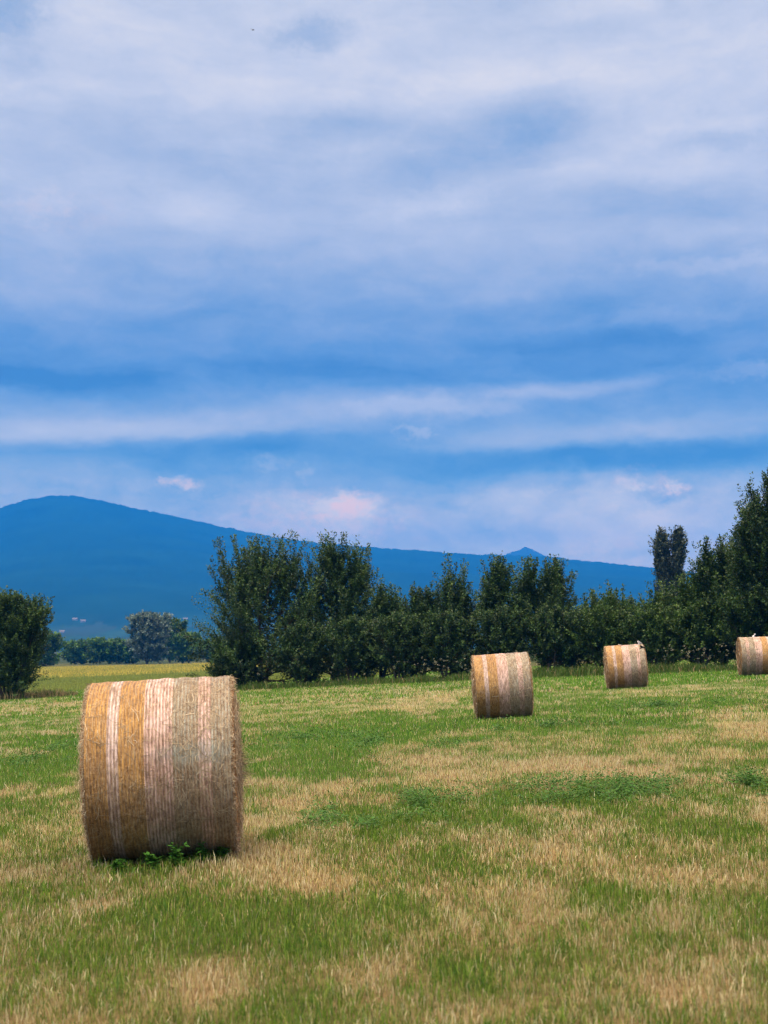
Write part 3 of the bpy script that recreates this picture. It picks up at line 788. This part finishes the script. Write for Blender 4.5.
tree('willow_tree', 'rounded silvery willow beyond the yellow crop, above the nearest bale', 'tree', None, seed=140, leaders=((-.3, .95), (.15, 1), (.5, .85)), limbs=96, shoots=8, nleaf=30, leaf=.60, spray=0,
     low=.05, elev=(20, 65), prof=[(0, .8), (.2, 1), (.6, 1), (.85, .75), (1, .35)], slen=(1.2, 2.6), pal=PAL_SILVER, lift=-.05, **px_tree(148, 619, 48, 395))

# ------------------------------------------------------------------ yellow crop, tall verge grass, wild flowers
def build_crop():
    parts = []
    n = 150000
    y = np.sqrt(rng.uniform(88 ** 2, 335 ** 2, n)); x = rng.uniform(-.36, .02, n) * y
    y2 = rng.uniform(88, 150, 50000); x2 = rng.uniform(-.36, .0, 50000) * y2
    x = np.concatenate([x, x2]); y = np.concatenate([y, y2])
    k = fbm(x * .03, y * .015, 111, 3)
    h = rng.uniform(.25, .5, len(x))
    c = np.array([[.62, .53, .10]]) * rng.uniform(.75, 1.2, (len(x), 1)) * (1 - .25 * (k[:, None] - .5)) 
    grn = (rng.uniform(0, 1, len(x)) < .25 + .5 * (k - .4) + .75 * np.clip((185 + 50 * (k - .5) - y) / 30, 0, 1))[:, None]
    h = np.where(y < 165, h * .6, h)
    c = np.where(grn, np.array([[.26, .33, .07]]) * rng.uniform(.7, 1.25, (len(x), 1)), c)
    w = .05 + .0009 * y
    V, T, cc = blades(x, y, h, w, rng.uniform(0, .5, len(x)), c * .9, c, 1)
    o = link('crop', mesh_np('crop', V, T, None, cc), M_grass)
    tag(o, 'ripe yellow crop standing beyond the hedge on the left', 'crop', None, 'stuff')
build_crop()

def build_verge():
    n = 26000
    px = np.concatenate([rng.uniform(180, 800, n), rng.uniform(-40, 80, n // 4)])
    D = np.interp(px, [-40, 80, 200, 350, 450, 600, 800], [71, 74, 68, 65.6, 64.2, 62.4, 57.5]) + rng.normal(.5, .8, len(px))
    x = (px - 384) / F * D
    h = rng.uniform(.12, .55, len(px)) * (.15 + 1.5 * fbm(px * .05, D * .4, 131, 3) ** 1.5)
    dry = rng.uniform(0, 1, len(px)) < .10 + .5 * np.clip(fbm(px * .02, D * .3, 133, 2) - .5, 0, 1) + .5 * (px < 80)
    c = np.where(dry[:, None], np.array([[.33, .27, .13]]), np.array([[.075, .15, .022]])) * rng.uniform(.7, 1.3, (len(px), 1))
    V, T, cc = blades(x, D, h, np.full(len(px), .035), rng.uniform(.05, .6, len(px)), c * .85, c, 2)
    o = link('tall_grass', mesh_np('tall_grass', V, T, None, cc), M_grass)
    tag(o, 'uncut tall grass along the foot of the hedge', 'grass', None, 'stuff')
    # pale flower heads over it: small domes of petals
    n = 100
    px = np.concatenate([rng.uniform(390, 470, 30), rng.uniform(655, 735, 45), rng.uniform(240, 620, 25)])
    D = np.interp(px, [200, 350, 450, 600, 800], [68, 65.6, 64.2, 62.4, 57.5]) + rng.normal(0, .5, n)
    x = (px - 384) / F * D
    Ps, As, Us, cs, ls = [], [], [], [], []
    for i in range(n):
        hh = rng.uniform(.45, 1.25); c0 = np.array([x[i], D[i], float(ground_z(x[i], D[i])) + hh])
        for s in range(9):
            a = rng.uniform(0, 6.28)
            Ps.append(c0 + rng.normal(0, .022, 3)); As.append([math.cos(a), math.sin(a), .35]); Us.append([rng.normal(0, .3), rng.normal(-.3, .3), 1])
            cs.append(np.array([.33, .35, .26]) * rng.uniform(.6, 1.1)); ls.append(rng.uniform(.03, .06))
    V, q, c = leaves(np.array(Ps), np.array(As, float), np.array(Us, float), np.array(ls), np.array(ls) * .8, np.array(cs))
    sw, st, sc = blades(x, D, np.full(n, .9), np.full(n, .012), np.full(n, .02), np.tile([[.09, .12, .05]], (n, 1)), np.tile([[.09, .12, .05]], (n, 1)), 1)
    me = mesh_np('wild_flowers', np.vstack([V, sw]), st + len(V), q, np.vstack([c, sc]))
    o = link('wild_flowers', me, M_petal)
    tag(o, 'pale wild flowers scattered along the hedge foot', 'wild flowers', None, 'stuff')
build_verge()

# ------------------------------------------------------------------ mountains
RIDGE = [(-700, 600), (-400, 575), (-200, 545), (-60, 522), (0, 507), (20, 500), (50, 495), (75, 495), (100, 500), (130, 507), (160, 513), (200, 522), (240, 530), (280, 538),
         (330, 544), (400, 549), (450, 553), (500, 555), (540, 556), (580, 560), (620, 564), (655, 568), (700, 573), (768, 582), (900, 600), (1200, 620), (1500, 632)]
def ridge_el(px):
    return np.interp(px, [p for p, _ in RIDGE], [(650 - q) / F for _, q in RIDGE])

def hill_z(x, y):
    """height of the mountain at a place (camera-height zero taken from the field)"""
    x = np.asarray(x, float); y = np.asarray(y, float)
    px = 384 + F * x / y
    e = ridge_el(px)
    yr = 6000 + 500 * (fbm(px * .006, px * 0, 201, 3) - .5)
    t = np.clip((y - 1500) / (yr - 1500), 0, 1)
    foot = 28 / F * np.clip((y - 1500) / 1500, 0, 1)
    ee = foot + (e - foot).clip(0) * np.clip((t - .30) / .70, 0, 1) ** .85
    z = ee * y
    back = np.clip((y - yr) / 2200, 0, 1)
    z = np.where(y > yr, e * yr * (1 - back) ** 1.3, z)
    env = np.clip(t * 1.3, 0, 1)
    z = z + env * (1 - back) * ((fbm(x / 420, y / 420, 211, 4) - .5) * 55 * np.clip(1 - ((y - yr) / 900) ** -2 * 0, 0, 1) * np.clip(np.abs(y - yr) / 500, 0, 1))
    z = z + env * (fbm(x / 16, y / 40, 221, 3) - .5) * 11
    return z + 1.0

def build_mountains():
    cols = np.linspace(-700, 1500, 1100)
    ys = np.concatenate([np.linspace(1500, 5600, 70), np.linspace(5650, 6400, 30), np.linspace(6450, 8300, 16)])
    PX, Y = np.meshgrid(cols, ys)
    X = (PX - 384) / F * Y
    Z = hill_z(X.ravel(), Y.ravel())
    Z[(Y.ravel() == 1500)] = -4
    V = np.stack([X.ravel(), Y.ravel(), Z], 1)
    nc = len(cols); nr = len(ys)
    i = np.arange(nr - 1)[:, None]; j = np.arange(nc - 1)[None, :]
    q = np.stack([i * nc + j, i * nc + j + 1, (i + 1) * nc + j + 1, (i + 1) * nc + j], -1).reshape(-1, 4)
    x, y = V[:, 0], V[:, 1]
    f = fbm(x / 130, y / 130, 231, 4)[:, None]
    col = np.array([[.009, .032, .020]]) * (.6 + .8 * f)
    fld = (fbm(x / 45, y / 420, 241, 3) > .54) & (y < 2900)
    col = col + np.array([[.012, .022, .014]]) * np.clip((3100 - y) / 500, 0, 1)[:, None] * (fbm(x / 30, y / 260, 245, 3)[:, None] * 2)
    col = np.where(fld[:, None], np.array([[.026, .048, .032]]), col)
    m_ = leaf_material('forested_slopes', 1.0, 0.0, 0.0)
    o = link('mountain', mesh_np('mountain', V, None, q, col), m_, None, True); tag(o, kind='structure')
    # pointed hill further off
    pk = [(430, 600), (470, 575), (490, 560), (503, 553), (512, 549), (519, 547.5), (526, 543.5), (533, 547), (541, 551), (549, 556), (565, 565), (590, 580), (640, 610)]
    cols = np.linspace(430, 640, 240); ys = np.linspace(7600, 8700, 24)
    PX, Y = np.meshgrid(cols, ys); X = (PX - 384) / F * 8200
    s = np.clip(1 - np.abs(Y - 8200) / 650, 0, 1) ** .8
    e = np.interp(PX, [p for p, _ in pk], [(650 - t) / F for _, t in pk])
    Z = e * 8200 * s + (fbm(X / 14, Y / 60, 251, 3) - .5) * 6 * s
    nc = len(cols); nr = len(ys)
    i = np.arange(nr - 1)[:, None]; j = np.arange(nc - 1)[None, :]
    q = np.stack([i * nc + j, i * nc + j + 1, (i + 1) * nc + j + 1, (i + 1) * nc + j], -1).reshape(-1, 4)
    V = np.stack([X.ravel(), Y.ravel(), Z.ravel()], 1)
    o = link('peak', mesh_np('peak', V, None, q, np.tile([[.03, .05, .024]], (len(V), 1))), m_, None, True); tag(o, kind='structure')
build_mountains()

def house(px, D, w, d, h, rz, label):
    x = (px - 384) / F * D
    z = float(hill_z(np.array([x]), np.array([D]))[0])
    root = empty('farmhouse', (x, D, z - 2.0), rz); tag(root, label, 'house', 'white houses at the foot of the mountain')
    h += 2.0
    a, b = w / 2, d / 2
    V = [(-a, -b, 0), (a, -b, 0), (a, b, 0), (-a, b, 0), (-a, -b, h), (a, -b, h), (a, b, h), (-a, b, h), (-a, 0, h + d * .28), (a, 0, h + d * .28)]
    me = bpy.data.meshes.new('wall'); me.from_pydata(V, [], [(0, 1, 5, 4), (2, 3, 7, 6), (1, 2, 6, 9, 5), (3, 0, 4, 8, 7), (3, 2, 1, 0)]); link('wall', me, M_wall, root)
    e = .5
    def slab(sy):
        p = [(-a - e, 0, h + d * .28 + .1), (a + e, 0, h + d * .28 + .1), (a + e, sy * (b + e), h - e * .5 + .1), (-a - e, sy * (b + e), h - e * .5 + .1)]
        return p + [(u, v, t + .3) for u, v, t in p]
    P = slab(1) + slab(-1)
    fs = []
    for k in (0, 8): fs += [(k, k + 1, k + 2, k + 3), (k + 7, k + 6, k + 5, k + 4), (k, k + 4, k + 5, k + 1), (k + 1, k + 5, k + 6, k + 2), (k + 2, k + 6, k + 7, k + 3), (k + 3, k + 7, k + 4, k)]
    me = bpy.data.meshes.new('roof'); me.from_pydata(P, [], fs); link('roof', me, M_roof, root)

for a in [(84, 2900, 10, 8, 4.5, .1, 'brightest white house at the mountain foot, left of the silvery willow'),
          (76, 2930, 10, 8, 2, -.1, 'low pale house beside the brightest white house at the mountain foot'),
          (63, 2450, 8, 7, 2, .2, 'pale house below and left of the brightest white house at the mountain foot'),
          (178, 2900, 8, 7, 2.8, .0, 'white house at the mountain foot, above the right side of the silvery willow'),
          (186, 2950, 9, 7, 1.6, .1, 'faint low house at the mountain foot, nearest to the broad end tree')]:
    house(*a)

# ------------------------------------------------------------------ bird
def bird():
    p = at(253, 30, 60)
    root_m = bpy.data.meshes.new('bird')
    V, Fc = [], []
    body = [(-.085, .0, .004), (-.06, .012, .010), (-.02, .020, .018), (.03, .018, .017), (.06, .012, .012), (.08, .004, .004)]
    k = 8
    for (x, r, r2) in body:
        for i in range(k):
            a = 2 * math.pi * i / k; V.append((x, max(r, .003) * math.cos(a), r2 * math.sin(a)))
    for s in range(len(body) - 1):
        for i in range(k): Fc.append((s * k + i, s * k + (i + 1) % k, (s + 1) * k + (i + 1) % k, (s + 1) * k + i))
    Fc.append(tuple(range(k - 1, -1, -1))); Fc.append(tuple(range((len(body) - 1) * k, len(body) * k)))
    for sy in (1, -1):                      # swept wings with thickness
        b = len(V)
        st = [(.04, -.02, .01, .012), (.05, -.005, .07, .03), (.0, -.03, .13, .035), (-.06, -.064, .17, .02)]
        for (x0, x1, yy, zz) in st:
            V += [(x0, sy * yy, zz), (x1, sy * yy, zz), (x0, sy * yy, zz + .004), (x1, sy * yy, zz + .004)]
        for s in range(3):
            q = b + s * 4
            Fc += [(q, q + 1, q + 5, q + 4), (q + 2, q + 6, q + 7, q + 3), (q, q + 4, q + 6, q + 2), (q + 1, q + 3, q + 7, q + 5)]
        Fc += [(b, b + 2, b + 3, b + 1), (b + 12, b + 13, b + 15, b + 14)]
    b = len(V)
    V += [(-.07, .006, 0), (-.07, -.006, 0), (-.13, .03, 0), (-.13, -.03, 0), (-.07, .006, .004), (-.07, -.006, .004), (-.13, .03, .004), (-.13, -.03, .004)]
    Fc += [(b, b + 2, b + 3, b + 1), (b + 4, b + 5, b + 7, b + 6), (b, b + 4, b + 6, b + 2), (b + 1, b + 3, b + 7, b + 5), (b + 2, b + 6, b + 7, b + 3), (b, b + 1, b + 5, b + 4)]
    root_m.from_pydata(V, [], Fc)
    o = link('bird', root_m, M_feather, None, True)
    o.location = p; o.rotation_euler = (.5, -.2, .6); o.scale = (.85,) * 3
    tag(o, 'tiny dark bird flying high against the pale clouds', 'bird')
bird()

# ------------------------------------------------------------------ air
def haze():
    me = bpy.data.meshes.new('haze')
    x, z0, z1 = 9200, -10, 760
    V = [(sx * x, sy * x, z) for z in (z0, z1) for sx, sy in ((-1, -1), (1, -1), (1, 1), (-1, 1))]
    me.from_pydata(V, [], [(3, 2, 1, 0), (4, 5, 6, 7), (0, 1, 5, 4), (1, 2, 6, 5), (2, 3, 7, 6), (3, 0, 4, 7)])
    m, nt = newmat('haze_air')
    out = N(nt, 'ShaderNodeOutputMaterial'); v = N(nt, 'ShaderNodeVolumePrincipled')
    v.inputs['Density'].default_value = 1.75e-4
    v.inputs['Color'].default_value = (.012, .285, 1.0, 1)
    v.inputs['Anisotropy'].default_value = 0.0
    nt.links.new(v.outputs[0], out.inputs['Volume'])
    o = link('haze', me, m); tag(o, kind='stuff')
    o['label'] = 'blue haze over the valley'; o['category'] = 'haze'
haze()

# ------------------------------------------------------------------ sky
SUN_EL, SUN_AZ = 64.0, 205.0      # azimuth from north (the view) clockwise: behind and to the left of the camera
def build_world():
    w = bpy.data.worlds.new('World'); C.world = w; w.use_nodes = True
    nt = w.node_tree; L = nt.links
    for n in list(nt.nodes): nt.nodes.remove(n)
    out = N(nt, 'ShaderNodeOutputWorld'); bg = N(nt, 'ShaderNodeBackground'); bg.inputs['Strength'].default_value = 0.1
    sky = N(nt, 'ShaderNodeTexSky', sky_type='NISHITA'); sky.sun_disc = False
    sky.sun_elevation = rd(SUN_EL); sky.sun_rotation = rd(SUN_AZ); sky.air_density = 1.2; sky.dust_density = 2.0
    tc = N(nt, 'ShaderNodeTexCoord'); sp = N(nt, 'ShaderNodeSeparateXYZ'); L.new(tc.outputs['Generated'], sp.inputs[0])
    def mth(op, a, b=None, c=None, clamp=False):
        n = N(nt, 'ShaderNodeMath', operation=op); n.use_clamp = clamp
        for i, v in enumerate((a, b, c)):
            if v is None: continue
            if isinstance(v, (int, float)): n.inputs[i].default_value = v
            else: L.new(v, n.inputs[i])
        return n.outputs[0]
    az = mth('ARCTAN2', sp.outputs[0], sp.outputs[1]); el = mth('ARCSINE', sp.outputs[2])
    cb = N(nt, 'ShaderNodeCombineXYZ'); L.new(az, cb.inputs[0]); L.new(el, cb.inputs[1])
    base = cb.outputs[0]
    def noise(vec, scale, stretch, loc=(0, 0, 0), detail=5, rough=.55, dist=0):
        mp = N(nt, 'ShaderNodeMapping'); mp.inputs['Scale'].default_value = stretch; mp.inputs['Location'].default_value = loc; L.new(vec, mp.inputs[0])
        z = N(nt, 'ShaderNodeTexNoise'); z.inputs['Scale'].default_value = scale; z.inputs['Detail'].default_value = detail; z.inputs['Roughness'].default_value = rough; z.inputs['Distortion'].default_value = dist
        L.new(mp.outputs[0], z.inputs['Vector']); return z
    # turbulence of the cloud layers
    wz = noise(base, 5.5, (1, 2.2, 1), (3, 1, 0), 6, .6)
    wv = N(nt, 'ShaderNodeVectorMath', operation='MULTIPLY_ADD'); wv.inputs[1].default_value = (.10, .040, 0); wv.inputs[2].default_value = (-.05, -.020, 0); L.new(wz.outputs['Color'], wv.inputs[0])
    wa = N(nt, 'ShaderNodeVectorMath', operation='ADD'); L.new(base, wa.inputs[0]); L.new(wv.outputs[0], wa.inputs[1])
    vec = wa.outputs[0]
    sv = N(nt, 'ShaderNodeSeparateXYZ'); L.new(vec, sv.inputs[0])
    def ang(px, py):
        d = pdir(px, py); d = d / np.linalg.norm(d)
        return math.atan2(d[0], d[1]), math.asin(d[2])
    # brightness by elevation
    prof = [(650, .62), (545, .60), (520, .58), (500, .50), (487, .40), (472, .24), (456, .22), (440, .30), (420, .34), (400, .27), (378, .14), (352, .20), (322, .30), (282, .47), (242, .63),
            (200, .70), (170, .71), (130, .72), (95, .82), (60, .80), (0, .74), (-60, .85)]
    E0, E1 = 0.0, ang(384, -60)[1]
    fc = N(nt, 'ShaderNodeValToRGB'); cr = fc.color_ramp; cr.interpolation = 'B_SPLINE'
    cr.interpolation = 'EASE'
    st = sorted(((ang(384, y)[1] - E0) / (E1 - E0), t) for y, t in prof)
    while len(cr.elements) < len(st): cr.elements.new(.5)
    for e, (p, t) in zip(cr.elements, st): e.position = min(max(p, 0), 1); e.color = (t, t, t, 1)
    L.new(mth('DIVIDE', sv.outputs[1], E1), fc.inputs[0])
    t = fc.outputs[0]
    wz2 = noise(base, 20, (1, 1.5, 1), (9, 4, 0), 7, .68)
    wv2 = N(nt, 'ShaderNodeVectorMath', operation='MULTIPLY_ADD'); wv2.inputs[1].default_value = (.075, .040, 0); wv2.inputs[2].default_value = (-.0375, -.020, 0); L.new(wz2.outputs['Color'], wv2.inputs[0])
    wa2 = N(nt, 'ShaderNodeVectorMath', operation='ADD'); L.new(base, wa2.inputs[0]); L.new(wv2.outputs[0], wa2.inputs[1])
    vec2 = wa2.outputs[0]
    wz3 = noise(base, 55, (1, 1.4, 1), (2, 8, 0), 7, .7)
    wv3 = N(nt, 'ShaderNodeVectorMath', operation='MULTIPLY_ADD'); wv3.inputs[1].default_value = (.055, .032, 0); wv3.inputs[2].default_value = (-.0275, -.016, 0); L.new(wz3.outputs['Color'], wv3.inputs[0])
    wa3 = N(nt, 'ShaderNodeVectorMath', operation='ADD'); L.new(base, wa3.inputs[0]); L.new(wv3.outputs[0], wa3.inputs[1])
    vec3 = wa3.outputs[0]
    n4 = noise(base, 62, (1, 1.5, 1), (4, 6, 0), 7, .62)
    def blob(cx, cy, rx, ry, tilt, amp, soft=True):
        a, e = ang(cx, cy)
        mp = N(nt, 'ShaderNodeMapping', vector_type='TEXTURE')
        mp.inputs['Location'].default_value = (a, e, 0); mp.inputs['Rotation'].default_value = (0, 0, rd(tilt)); mp.inputs['Scale'].default_value = (rx / F * 1.7, ry / F * 1.7, 1)
        L.new(vec3 if (rx < 62 or cy > 470) else (vec2 if rx < 100 else vec), mp.inputs[0])
        ln = N(nt, 'ShaderNodeVectorMath', operation='LENGTH'); L.new(mp.outputs[0], ln.inputs[0])
        mr = N(nt, 'ShaderNodeMapRange', interpolation_type='SMOOTHERSTEP'); mr.inputs['From Min'].default_value = 1; mr.inputs['From Max'].default_value = .0; mr.inputs['To Max'].default_value = amp
        L.new(ln.outputs['Value'], mr.inputs['Value']); return mr.outputs[0]
    BL = [(310, 37, 48, 15, 0, -.24), (8, 10, 34, 24, 0, -.30), (15, 68, 30, 22, 0, -.12), (430, 88, 220, 30, 0, .10), (540, 118, 44, 36, 0, -.13), (495, 138, 120, 40, 10, -.24), (350, 128, 85, 22, 14, -.17),
          (160, 150, 120, 34, 4, -.12), (40, 207, 34, 14, 0, .12), (170, 208, 110, 14, 2, .07), (620, 168, 130, 20, 0, .16), (660, 205, 150, 22, 0, -.14), (720, 142, 60, 10, 0, -.10), (440, 200, 60, 14, 10, .12),
          (620, 120, 90, 26, 0, .08), (690, 30, 120, 50, 0, .02), (560, 30, 60, 8, 0, -.05),
          (705, 264, 80, 8, 0, .14), (660, 318, 70, 10, 3, .13), (560, 300, 140, 14, 6, -.10), (590, 383, 105, 9, 3, .36), (440, 406, 80, 14, 2, .30), (415, 431, 16, 6, 0, .22), (570, 436, 170, 13, 2, .24),
          (755, 368, 50, 9, 4, .20), (170, 426, 240, 15, 5, .30), (90, 432, 140, 12, 0, .10), (380, 398, 130, 9, 4, .12), (30, 378, 140, 15, -2, -.22), (420, 350, 200, 18, 3, -.03), (640, 335, 120, 14, 4, -.08), (300, 462, 150, 9, 2, -.10), (230, 250, 140, 10, 4, -.08), (60, 300, 100, 14, 3, .06), (260, 448, 150, 11, 3, -.20),
          (90, 470, 120, 16, 0, .14), (40, 455, 70, 9, 0, -.06), (600, 460, 240, 14, 2, -.24), (330, 468, 110, 9, 0, .06),
          (650, 515, 150, 34, 0, .12), (560, 500, 120, 12, 0, .10), (665, 494, 26, 11, 0, -.30), (676, 486, 12, 7, 0, .42), (640, 484, 16, 6, 0, .2), (575, 505, 40, 10, 0, -.10), (735, 505, 40, 22, 0, -.14),
          (345, 507, 34, 12, 0, .30), (320, 518, 80, 22, 0, .22), (178, 483, 20, 7, 0, .26), (268, 461, 20, 5, 0, .14), (306, 472, 12, 7, 0, .16), (455, 515, 70, 22, 0, -.06), (640, 552, 110, 12, 0, .08)]
    for b in BL: t = mth('ADD', t, blob(*b))
    n1 = noise(vec, 9, (1, 3.2, 1), (1, 7, 0), 7, .58, .4)
    n2 = noise(vec2, 26, (1, 2.0, 1), (5, 2, 0), 6, .6, .2)
    t = mth('ADD', t, mth('MULTIPLY_ADD', n1.outputs['Fac'], .54, -.255)); t = mth('ADD', t, mth('MULTIPLY_ADD', n2.outputs['Fac'], .28, -.14))
    # ragged cumulus low over the ridge, under the straight base of the dark layer
    s2 = N(nt, 'ShaderNodeSeparateXYZ'); L.new(vec2, s2.inputs[0])
    a0, e0 = ang(420, 488); a1, e1 = ang(768, 468); slope = (e1 - e0) / (a1 - a0)
    edge = mth('MULTIPLY_ADD', s2.outputs[0], slope, e0 - slope * a0)
    dlt = mth('SUBTRACT', edge, s2.outputs[1])
    g1 = N(nt, 'ShaderNodeMapRange', interpolation_type='SMOOTHSTEP'); g1.inputs['From Min'].default_value = -.004; g1.inputs['From Max'].default_value = .010; L.new(dlt, g1.inputs['Value'])
    g2 = N(nt, 'ShaderNodeMapRange', interpolation_type='SMOOTHSTEP'); g2.inputs['From Min'].default_value = ang(360, 490)[0]; g2.inputs['From Max'].default_value = ang(500, 490)[0]; L.new(s2.outputs[0], g2.inputs['Value'])
    t = mth('ADD', t, mth('MULTIPLY', mth('MULTIPLY', g1.outputs[0], g2.outputs[0]), .13))
    n3 = noise(vec2, 24, (1, 1.7, 1), (11, 3, 0), 7, .6)
    g3 = N(nt, 'ShaderNodeMapRange', interpolation_type='SMOOTHSTEP'); g3.inputs['From Min'].default_value = ang(384, 455)[1]; g3.inputs['From Max'].default_value = ang(384, 500)[1]; L.new(s2.outputs[1], g3.inputs['Value'])
    t = mth('ADD', t, mth('MULTIPLY', mth('MULTIPLY_ADD', n3.outputs['Fac'], .8, -.42), g3.outputs[0]))
    def lin(c): return tuple(((v / 255 + .055) / 1.055) ** 2.4 if v > 10 else v / 255 / 12.92 for v in c)
    cr_ = ramp(nt, [(0, lin((62, 118, 186))), (.2, lin((93, 143, 203))), (.4, lin((124, 163, 213))), (.6, lin((152, 182, 221))), (.8, lin((174, 200, 232))), (1, lin((196, 217, 238)))])
    L.new(t, cr_.inputs[0]); col = cr_.outputs[0]
    # warm light on the far cumulus low over the ridge
    warm = blob(347, 507, 34, 12, 0, .6)
    for b in [(320, 520, 100, 24, 0, .35), (178, 483, 20, 6, 0, .5), (676, 488, 16, 8, 0, .4), (640, 515, 130, 30, 0, .08), (640, 553, 120, 14, 0, .2), (60, 210, 60, 18, 0, .15), (640, 480, 30, 8, 0, .2)]: warm = mth('ADD', warm, blob(*b))
    wm = N(nt, 'ShaderNodeMix', data_type='RGBA'); wm.inputs[7].default_value = (*lin((226, 214, 212)), 1); wr = N(nt, 'ShaderNodeMapRange', interpolation_type='SMOOTHSTEP'); wr.inputs['From Min'].default_value = .42; wr.inputs['From Max'].default_value = .60; wr.inputs['To Min'].default_value = .15; L.new(n4.outputs['Fac'], wr.inputs['Value'])
    L.new(mth('MINIMUM', mth('MULTIPLY', warm, wr.outputs[0]), 1), wm.inputs[0]); L.new(col, wm.inputs[6]); col = wm.outputs[2]
    # low sky is seen through the haze: the cloud behind it is brighter and whiter
    lo = N(nt, 'ShaderNodeMapRange', interpolation_type='SMOOTHSTEP'); lo.inputs['From Min'].default_value = .22; lo.inputs['From Max'].default_value = .03
    L.new(el, lo.inputs['Value'])
    lm = N(nt, 'ShaderNodeMix', data_type='RGBA', blend_type='MULTIPLY'); lm.inputs[7].default_value = (2.3, 1.85, .90, 1); L.new(lo.outputs[0], lm.inputs[0]); L.new(col, lm.inputs[6]); col = lm.outputs[2]
    # unseen overcast overhead, made extra bright and warm to light the field
    hi = N(nt, 'ShaderNodeMapRange', interpolation_type='SMOOTHSTEP'); hi.inputs['From Min'].default_value = .50; hi.inputs['From Max'].default_value = 1.1
    L.new(el, hi.inputs['Value'])
    hm = N(nt, 'ShaderNodeMix', data_type='RGBA'); hm.inputs[7].default_value = (2.6, 2.4, 2.1, 1); L.new(hi.outputs[0], hm.inputs[0]); L.new(col, hm.inputs[6]); col = hm.outputs[2]
    sc = N(nt, 'ShaderNodeVectorMath', operation='SCALE'); sc.inputs['Scale'].default_value = 10.0
    gm = N(nt, 'ShaderNodeMix', data_type='RGBA', blend_type='MULTIPLY'); gm.inputs[0].default_value = 1; gm.inputs[7].default_value = (1.46, 1.08, .845, 1); L.new(col, gm.inputs[6]); col = gm.outputs[2]; L.new(col, sc.inputs[0])
    fm = N(nt, 'ShaderNodeMix', data_type='RGBA'); fm.inputs[0].default_value = .94; L.new(sky.outputs[0], fm.inputs[6]); L.new(sc.outputs[0], fm.inputs[7])
    L.new(fm.outputs[2], bg.inputs['Color']); L.new(bg.outputs[0], out.inputs[0])
build_world()

sl = bpy.data.lights.new('sun', 'SUN'); sl.energy = 2.8; sl.angle = rd(18); sl.color = (1, .90, .74)
so = bpy.data.objects.new('sun', sl); COL.objects.link(so)
a_ = rd(SUN_AZ); e_ = rd(SUN_EL)
sdir = Vector((math.sin(a_) * math.cos(e_), math.cos(a_) * math.cos(e_), math.sin(e_)))
so.rotation_euler = sdir.to_track_quat('Z', 'Y').to_euler()

# ------------------------------------------------------------------ camera
cd = bpy.data.cameras.new('camera'); cam = bpy.data.objects.new('camera', cd); COL.objects.link(cam)
cd.sensor_fit = 'VERTICAL'; cd.sensor_height = 36; cd.lens = 36 * F / 1024
cam.location = (0, 0, CAMZ); cam.rotation_euler = (math.pi / 2 + PITCH, 0, 0)
cd.clip_start = .1; cd.clip_end = 30000
cd.dof.use_dof = True; cd.dof.focus_distance = 17; cd.dof.aperture_fstop = 3.4
C.camera = cam

C.view_settings.view_transform = 'Standard'; C.view_settings.look = 'None'; C.view_settings.gamma = 1; C.view_settings.exposure = 0.3
C.render.engine = 'CYCLES'
C.cycles.use_denoising = True
C.cycles.max_bounces = 8; C.cycles.diffuse_bounces = 4; C.cycles.glossy_bounces = 2; C.cycles.transmission_bounces = 4; C.cycles.volume_bounces = 1
C.cycles.use_adaptive_sampling = False
C.cycles.filter_width = 1.3
